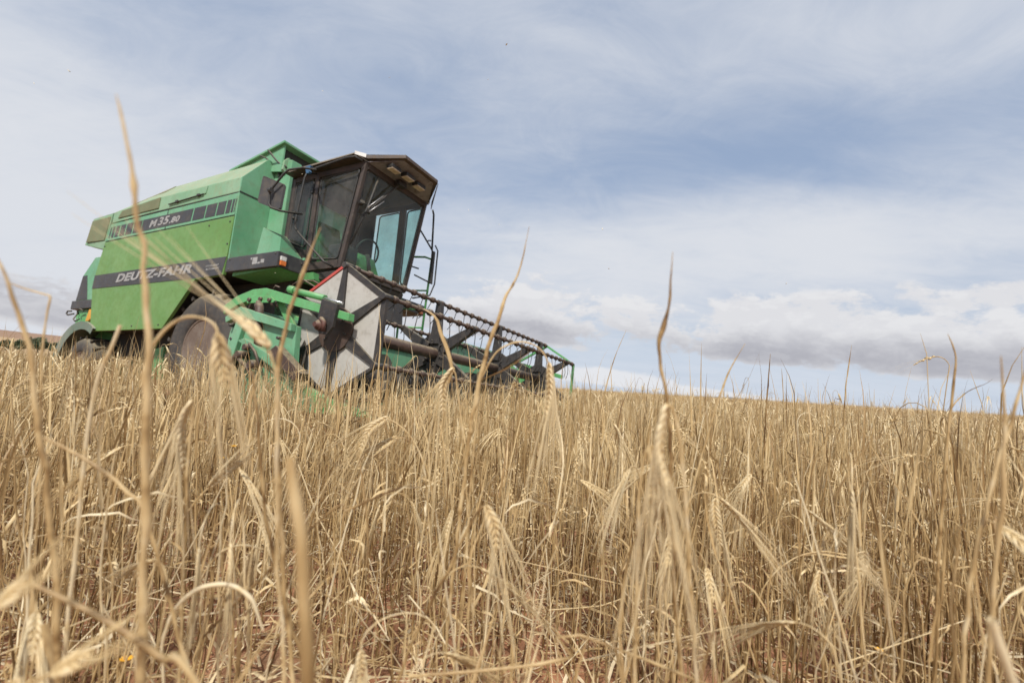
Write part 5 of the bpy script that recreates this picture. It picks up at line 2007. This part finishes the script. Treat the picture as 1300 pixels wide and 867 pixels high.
def hero(label, pts, d, rad, ear=None, leaf=(), awn=.11, tone=.5, sides=8, bumps=(), dd=0.0, ksize=1.25, spread=.08, droop=.10, etone=.78, awr=1.0):
    """pts: way-points from the lowest one up; rad: radius in mm at each of them; ear: end point of the ear that follows the last way-point"""
    g = np.random.default_rng(abs(hash(label)) % 99991 if False else sum(ord(c) * (i + 1) for i, c in enumerate(label)) % 99991)
    W_ = [at(u, v, d + dd * k / max(1, len(pts) - 1)) for k, (u, v) in enumerate(pts)]
    w0, w1 = W_[0], W_[1]
    gz_ = float(hgt(w0[0], w0[1])) - .01
    rad = list(rad)
    if w0[2] > gz_ + .03:                         # carry the stem on down to the soil
        dirn = (w0 - w1) / np.linalg.norm(w0 - w1)
        dirn = dirn + np.array([0, 0, -0.6])
        dirn /= np.linalg.norm(dirn)
        k = (w0[2] - gz_) / max(.3, -dirn[2])
        foot = w0 + dirn * k
        foot[2] = float(hgt(foot[0], foot[1])) - .01
        W_ = [foot, (foot + w0) / 2] + W_
        rad = [rad[0] * 1.05, rad[0] * 1.02] + rad
    n_ = 14 * len(W_)
    C_ = smooth_curve(W_, n_)
    dl = np.concatenate([[0], np.cumsum(np.linalg.norm(np.diff(np.array(W_), axis=0), axis=1))])
    ss = np.linspace(0, dl[-1], n_)
    rr_ = np.interp(ss, dl, np.array(rad)) / 1000.0
    C_ = C_ + np.interp(np.arange(n_), np.arange(0, n_ + 3, 3), g.normal(size=len(np.arange(0, n_ + 3, 3))))[:, None] * rr_[:, None] * .35 * np.array(CR.col[0])
    rr_ = rr_ * (1 + .10 * np.interp(np.arange(n_), np.arange(0, n_ + 2, 2), g.normal(size=len(np.arange(0, n_ + 2, 2)))))
    dk = np.zeros(n_)
    for sn in np.arange(g.uniform(.06, .14), dl[-1] - .06, g.uniform(.11, .17)):      # joints
        dk += np.exp(-((ss - sn) / .004) ** 2)
    rr_ = rr_ * (1 + .30 * dk)
    for (u, v, am, wd) in bumps:
        q = at(u, v, d)
        k = int(np.argmin(np.linalg.norm(C_ - q, axis=1)))
        rr_ *= 1 + am * np.exp(-((ss - ss[k]) / wd) ** 2)
    base = C_[0].copy()
    G = dict(stem=Geo(), leaf=Geo(), ear=Geo(), awns=Geo())
    V, F = tube(C_, rr_, sides)
    tn = np.repeat(tone + .10 * np.sin(ss * 40 + g.uniform(0, 6)) + .08 * np.sin(ss * 130) + g.normal(size=n_) * .05 - .22 * dk, sides)
    G['stem'].add(V - base, F, tn, .05)
    if ear:
        e = at(ear[0], ear[1], d + dd)
        p0, pd = C_[-1], C_[-1] - C_[-2]
        pd /= np.linalg.norm(pd)
        L = np.linalg.norm(e - p0)
        ax = smooth_curve([p0, p0 * .6 + e * .4 + pd * L * .12, e], 7)
        build_ear(ax - base, 0, g, G['ear'], G['awns'], awn=awn, tone=etone, ksize=ksize, spread=spread, droop=droop, awr=awr)
    for lf in leaf:                                # (way-points, half width mm, tone)
        q = smooth_curve([at(u, v, d) for u, v in lf[0]], 16) - base
        tt = np.linspace(0, 1, 16)
        wd = lf[1] / 1000 * (.35 + .65 * np.sin(math.pi * np.clip(tt * .85 + .12, 0, 1))) * (1 - tt ** 5 * .9)
        V, F = ribbon(q, wd, np.array(CR.col[0]) * .8 + np.array([0, .6, .2]), g.uniform(-1.2, 1.2), .35)
        G['leaf'].add(V, F, lf[2], .1)
    return stalk_object(G, tuple(base), label, 'barley stalks standing out close to the lens')


hero('tall blurred pale straw rising past the side of the combine, thickest near its foot',
     [(182, 867), (183, 760), (184, 640), (186, 520), (188, 430), (183, 330), (175, 275), (170, 236), (163, 190), (152, 140), (147, 120)], .34,
     [2.9, 2.9, 2.8, 2.7, 2.4, 1.9, 1.5, 1.3, 1.3, .9, .3], tone=.55, bumps=((170, 236, .9, .006), (184, 655, .25, .008)))
hero('arched barley stalk drooping a fat ear in front of the combine tyre',
     [(186, 640), (188, 540), (191, 455), (200, 430), (222, 408), (243, 402), (263, 406), (275, 417), (279, 431)], .42,
     [1.5, 1.4, 1.3, 1.2, 1.2, 1.1, 1.1, 1.1, 1.0], ear=(286, 492), awn=.085, tone=.55, ksize=1.35)
hero('barley stalk with an ear pointing left and long awns fanned over the green side panel',
     [(360, 867), (354, 740), (351, 620), (352, 540), (352, 490), (346, 455), (338, 436)], .40,
     [1.7, 1.6, 1.5, 1.4, 1.3, 1.2, 1.0], ear=(285, 392), awn=.135, tone=.55, ksize=1.3, spread=.15, droop=-.02, awr=.5)
hero('stiff brownish straw leaning right with a swollen joint before the reel arm',
     [(372, 867), (362, 760), (356, 640), (353, 540), (354, 463), (359, 432), (365, 407), (374, 378), (385, 350), (394, 322), (407, 289)], .50,
     [2.4, 2.3, 2.2, 2.2, 2.1, 2.0, 1.9, 1.8, 1.6, 1.1, .4], tone=.36, bumps=((385, 350, .7, .006),))
hero('dark brown straw slanting down to the right below the reel end plate',
     [(392, 867), (366, 781), (340, 667), (330, 575), (326, 520), (320, 470)], .58, [2.4, 2.3, 2.2, 2.0, 1.6, .8], tone=.24)
hero('thick pale blurred straw cut off in the lower middle',
     [(390, 867), (379, 690), (372, 620), (368, 580)], .24, [3.3, 3.2, 3.0, 2.2], tone=.40)
hero('tall kinked straw with a brown sheath and a fine point high against the clouds',
     [(866, 867), (857, 760), (853, 640), (850, 560), (846, 505), (838, 462), (836, 433), (843, 412), (849, 385), (852, 350), (854, 320)], .55,
     [2.3, 2.3, 2.2, 2.1, 2.0, 1.9, 2.5, 2.4, 1.5, .9, .25], tone=.34, bumps=((842, 415, .3, .012),))
hero('stalk with a large blurred ear hanging straight down beside the kinked straw',
     [(884, 867), (878, 760), (871, 650), (864, 570), (857, 528), (850, 514), (844, 519)], .46, [1.7, 1.6, 1.5, 1.4, 1.3, 1.2, 1.1], ear=(850, 622), awn=.15, ksize=1.3, etone=.8, spread=.04, droop=.3, awr=.8)
hero('short stalk with a smaller blurred ear tucked left of the large hanging ear',
     [(806, 867), (808, 760), (811, 650), (815, 596), (821, 570), (827, 571)], .46, [1.6, 1.5, 1.4, 1.3, 1.2, 1.1], ear=(826, 640), awn=.14, ksize=1.25, spread=.04, droop=.3, awr=.8)
hero('broad lance-shaped straw leaning right across the reel towards the clouds',
     [(563, 867), (572, 760), (581, 680), (590, 600), (598, 540), (604, 508), (608, 484), (616, 454), (630, 411), (642, 378), (651, 361), (661, 338), (672, 288)], .70,
     [2.4, 2.4, 2.6, 2.8, 2.9, 3.4, 3.1, 2.9, 3.0, 2.2, 1.5, 1.2, .3], tone=.52,
     leaf=(([(608, 484), (625, 477), (642, 469), (655, 461), (667, 452), (679, 443)], 2.8, .27),))
hero('arching stalk that drops a slender ear before the far end of the reel',
     [(596, 640), (604, 540), (609, 490), (615, 473), (628, 450), (644, 438), (661, 434), (678, 438), (690, 448), (697, 464)], .70,
     [1.3, 1.3, 1.2, 1.2, 1.1, 1.1, 1.1, 1.0, 1.0, .9], ear=(692, 530), awn=.13, tone=.5, ksize=1.15, spread=.10)
hero('stalk with a bent brown leaf and a long-awned ear pointing down below the reel shaft',
     [(604, 867), (598, 740), (592, 620), (586, 540), (581, 490), (578, 473), (574, 470)], .80, [1.6, 1.6, 1.5, 1.4, 1.2, 1.1, 1.0], ear=(562, 526), awn=.20, ksize=1.4, spread=.09,
     leaf=(([(570, 486), (574, 468), (568, 443), (560, 423), (554, 404), (542, 394), (532, 391)], 3.4, .33),))
hero('brown stalk sweeping up right to a pale ear that hangs with long straight awns',
     [(505, 864), (547, 765), (570, 722), (586, 686), (602, 655), (613, 643), (619, 646)], .60, [1.9, 1.8, 1.7, 1.6, 1.4, 1.2, 1.0], ear=(630, 702), awn=.15, tone=.24, ksize=1.35, etone=.88, spread=.12)
hero('stalk bent left with a pale ear and silvery awns trailing down to the left',
     [(556, 867), (549, 740), (543, 640), (538, 592), (525, 560), (506, 539), (490, 531)], .90, [1.6, 1.5, 1.5, 1.4, 1.3, 1.2, 1.1], ear=(455, 574), awn=.12, ksize=1.3, etone=.86, spread=.12)
hero('stalk bent left with a second ear just under the pale silvery one',
     [(566, 867), (559, 740), (552, 660), (545, 605), (532, 572), (516, 557), (502, 556)], .93, [1.5, 1.5, 1.4, 1.3, 1.2, 1.1, 1.0], ear=(466, 588), awn=.10, ksize=1.2, spread=.12)
hero('thin straw tilted right beside the far end of the reel', [(740, 640), (756, 550), (768, 497), (780, 455), (795, 419)], 1.35, [1.6, 1.6, 1.5, 1.2, .3], tone=.40)
hero('long straw leaning right under the low white cloud', [(862, 720), (880, 620), (905, 530), (918, 490), (930, 463), (946, 436)], .90, [1.8, 1.8, 1.7, 1.5, 1.1, .3], tone=.34)
hero('dark straight straw standing alone above the crop line', [(966, 640), (970, 560), (973, 510), (976, 476), (978, 449)], 1.25, [1.8, 1.8, 1.7, 1.5, .4], tone=.26)
hero('thin upright straw under the grey cloud base', [(1066, 640), (1070, 560), (1074, 490), (1078, 460), (1081, 438)], 1.35, [1.7, 1.7, 1.6, 1.2, .3], tone=.30)
hero('tall straw with a bent tip rising at the right under the grey cloud',
     [(1186, 867), (1192, 700), (1201, 580), (1208, 505), (1214, 460), (1210, 440), (1203, 424)], .75, [2.2, 2.1, 2.0, 1.8, 1.5, 1.0, .4], tone=.42)
hero('straw with a brown seed-like tip drooping to the right at the skyline',
     [(1192, 700), (1199, 590), (1205, 530), (1212, 512), (1224, 500)], .95, [1.5, 1.5, 1.4, 1.2, 1.2], tone=.38,
     leaf=(([(1216, 508), (1228, 498), (1240, 492), (1252, 487), (1262, 480)], 3.6, .15),))
hero('pale freshly cut straw end in the lower right corner', [(1300, 905), (1288, 880), (1276, 840), (1259, 786)], .31, [2.7, 2.7, 2.7, 2.6], tone=.98, sides=10)
hero('blurred brown straw arching in from the left edge',
     [(74, 820), (62, 640), (46, 520), (41, 460), (35, 434), (28, 412), (20, 388), (11, 360), (0, 335), (-10, 318)], .38, [2.3, 2.2, 2.1, 2.0, 1.9, 1.8, 1.6, 1.3, 1.0, .6], tone=.38)
hero('thin straw folded sharply to the left over the distant hill', [(50, 620), (52, 520), (53, 450), (56, 420), (60, 395), (64, 378), (62, 375.5), (50, 372), (30, 366), (12, 359)], .50,
     [1.1, 1.1, 1.0, 1.0, .9, .9, .9, .8, .7, .3], tone=.45)
hero('pale cut straw leaning right below the combine panel', [(96, 700), (110, 560), (125, 480), (140, 445), (153, 413)], .50, [1.9, 1.9, 1.8, 1.7, 1.6], tone=.82)
hero('stalk arching right under a grey withered leaf to a pale ear at the right',
     [(955, 800), (970, 746), (1002, 712), (1040, 700), (1078, 704), (1095, 700), (1099, 702)], .90, [1.4, 1.4, 1.3, 1.3, 1.2, 1.1, 1.0], ear=(1084, 742), awn=.10, etone=.86,
     leaf=(([(1020, 705), (1040, 703), (1060, 706), (1078, 709), (1092, 711)], 4.2, .40),))
hero('small stalk with an ear hanging under the grey withered leaf', [(1062, 867), (1058, 790), (1052, 745), (1046, 728), (1040, 726)], .90, [1.3, 1.3, 1.2, 1.1, 1.0], ear=(1046, 772), awn=.11)
hero('blurred straw at the right edge standing above the skyline', [(1254, 867), (1262, 740), (1272, 640), (1276, 560), (1274, 508), (1271, 452)], .46, [2.2, 2.1, 2.0, 1.7, 1.2, .5], tone=.42)
hero('blurred straw bowing out of the picture at the right edge', [(1222, 867), (1232, 740), (1250, 650), (1264, 595), (1282, 540), (1297, 490), (1306, 455)], .48, [2.1, 2.0, 1.9, 1.8, 1.6, 1.3, .6], tone=.40)
hero('stalk with a nodding two-rowed ear before the soil left of centre', [(228, 867), (232, 740), (236, 640), (240, 570), (244, 528), (246, 515), (242, 512)], .55, [1.6, 1.5, 1.4, 1.3, 1.2, 1.1, 1.0], ear=(233, 600), awn=.12, ksize=1.25)
hero('stalk with a pale ear leaning up right among the tangle left of centre', [(150, 867), (170, 790), (196, 720), (224, 670), (250, 635), (268, 615)], .75, [1.5, 1.5, 1.4, 1.3, 1.2, 1.0], ear=(305, 582), awn=.06, etone=.86, droop=0)
hero('brown withered straw lying diagonally at the left', [(196, 690), (160, 622), (120, 590), (90, 572), (55, 556)], .45, [1.8, 1.8, 1.7, 1.6, 1.3], tone=.28)
hero('stalk with a stubby ear hanging near the middle distance right of the reel', [(764, 720), (766, 640), (770, 575), (776, 548), (781, 541)], 1.1, [1.5, 1.4, 1.3, 1.2, 1.0], ear=(785, 592), awn=.11, ksize=1.4)
hero('stalk with a pale ear and straight awns right of the large hanging ear', [(925, 867), (922, 760), (918, 690), (914, 652), (908, 636)], .85, [1.5, 1.5, 1.4, 1.3, 1.0], ear=(915, 696), awn=.13, ksize=1.4, etone=.86)
hero('stalk with a slanting long-awned ear in the right half of the crop', [(990, 800), (984, 700), (972, 640), (960, 610), (952, 604)], 1.0, [1.4, 1.4, 1.3, 1.2, 1.0], ear=(938, 650), awn=.10, ksize=1.2)

hero('blurred stalk with a pale ear poking in from the lower left edge', [(-90, 867), (-50, 815), (-22, 785), (0, 768)], .30, [1.6, 1.5, 1.3, 1.1], ear=(36, 735), awn=.05, ksize=1.0, etone=.66, droop=0, awr=.6)
hero('blurred stalk with an ear lying low in the bottom left corner', [(-20, 905), (30, 872), (70, 852)], .31, [1.6, 1.4, 1.1], ear=(120, 824), awn=.05, ksize=1.0, etone=.62, droop=0, awr=.6)
hero('blurred brown straw slanting across the bottom left corner', [(262, 885), (205, 835), (150, 796), (90, 764), (30, 735)], .33, [2.4, 2.3, 2.2, 2.0, 1.5], tone=.28)
hero('brown straw fallen flat along the bottom edge right of centre', [(770, 818), (730, 832), (680, 843), (610, 851), (520, 858)], .52, [1.5, 1.7, 1.8, 1.8, 1.5], tone=.34)
hero('pale withered straw curling over like a hook at the lower left', [(208, 867), (206, 820), (222, 775), (252, 748), (290, 742), (318, 760), (334, 800)], .55, [1.5, 1.7, 2.2, 2.6, 2.8, 2.4, 1.0], tone=.82)
hero('thin straw arching left of the dark brown slanting straw', [(244, 800), (252, 745), (275, 705), (305, 692), (335, 697)], .70, [1.3, 1.3, 1.3, 1.3, 1.0], tone=.7)
hero('grey-brown straw lying diagonally across the middle of the crop', [(405, 662), (440, 648), (475, 632), (510, 618)], .62, [1.3, 1.5, 1.5, 1.0], tone=.22)

# ---- small yellow flowers among the stalks
def flower(label, u, v, d):
    c = at(u, v, d)
    t = empty('yellow_flower', (c[0], c[1], float(hgt(c[0], c[1]))))
    tag(t, label, 'flower', 'yellow flowers among the barley')
    h = float(c[2] - hgt(c[0], c[1]))
    mt = M.get('petal')
    if mt is None:
        mt, n = new_mat('yellow_petal')
        b = n.n('ShaderNodeBsdfPrincipled')
        b.inputs['Base Color'].default_value = (0.72, 0.36, 0.015, 1)
        b.inputs['Roughness'].default_value = .6
        finish(n, b.outputs[0])
        M['petal'] = mt
    G_ = Geo()
    V, F = tube(np.array([[.012, .0, -.01], [.006, .003, h * .5], [0, 0, h]]), .0011, 5)
    G_.add(V, F, .3, 0)
    link_mesh('stem', G_.mesh('stem'), M['straw'], t)
    V, F = [], []
    for k in range(9):
        a = k * 2 * math.pi / 9
        o = len(V)
        ca, sa = math.cos(a), math.sin(a)
        for r_, w_, z_ in ((.001, .0008, h), (.005, .0022, h + .002), (.009, .0016, h + .0035)):
            V += [(r_ * ca - w_ * sa, r_ * sa + w_ * ca, z_), (r_ * ca + w_ * sa, r_ * sa - w_ * ca, z_)]
        F += [[o, o + 1, o + 3, o + 2], [o + 2, o + 3, o + 5, o + 4]]
    link_mesh('petals', np_mesh('petals', np.array(V), np.array(F)), mt, t)


flower('small yellow flower in the crop below the combine tyre', 297, 567, 1.5)
flower('small yellow flower just below and left of another yellow flower', 281, 582, 1.5)
flower('yellow flower near the ground at the lower left', 160, 838, .75)
flower('yellow flower near the red soil at the lower right', 1117, 826, .95)
flower('tiny yellow flower in the crop in front of the front tyre', 200, 497, 2.3)


# ---- bits of chaff thrown up by the combine, drifting on the wind
ch_mat = paint('pale_chaff', (0.66, 0.58, 0.40), dirt_amt=0.1, rough=0.8)
g = np.random.default_rng(5)
chaff_me = []
for k in range(4):
    q = np.array([[-.007, 0, 0], [-.002, .0022, .001], [.006, .0008, .0016], [.002, -.0020, .0004]]) * g.uniform(.8, 1.3)
    q2 = q + np.array([0, 0, .0006])
    V = np.vstack([q, q2])
    F = [[0, 3, 2, 1], [4, 5, 6, 7], [0, 1, 5, 4], [1, 2, 6, 5], [2, 3, 7, 6], [3, 0, 4, 7]]
    chaff_me.append(np_mesh('chaff_fleck', V, np.array(F)))
for k in range(26):
    if k < 18:
        p = m2w(*(g.uniform((-2.2, -.6, -.2), (1.2, 3.0, 2.4))))
    else:
        p = at(g.uniform(40, 1260), g.uniform(40, 380), g.uniform(2.0, 4.5))
    o = link_mesh('chaff_fleck', chaff_me[k % 4], ch_mat)
    o.location = tuple(p)
    o.rotation_euler = tuple(g.uniform(0, 6.28, 3))
    o.scale = (1.1, 1.1, 1.1)
    tag(o, 'tiny pale fleck of chaff drifting in the air around the combine', 'chaff fleck', 'chaff drifting in the air')
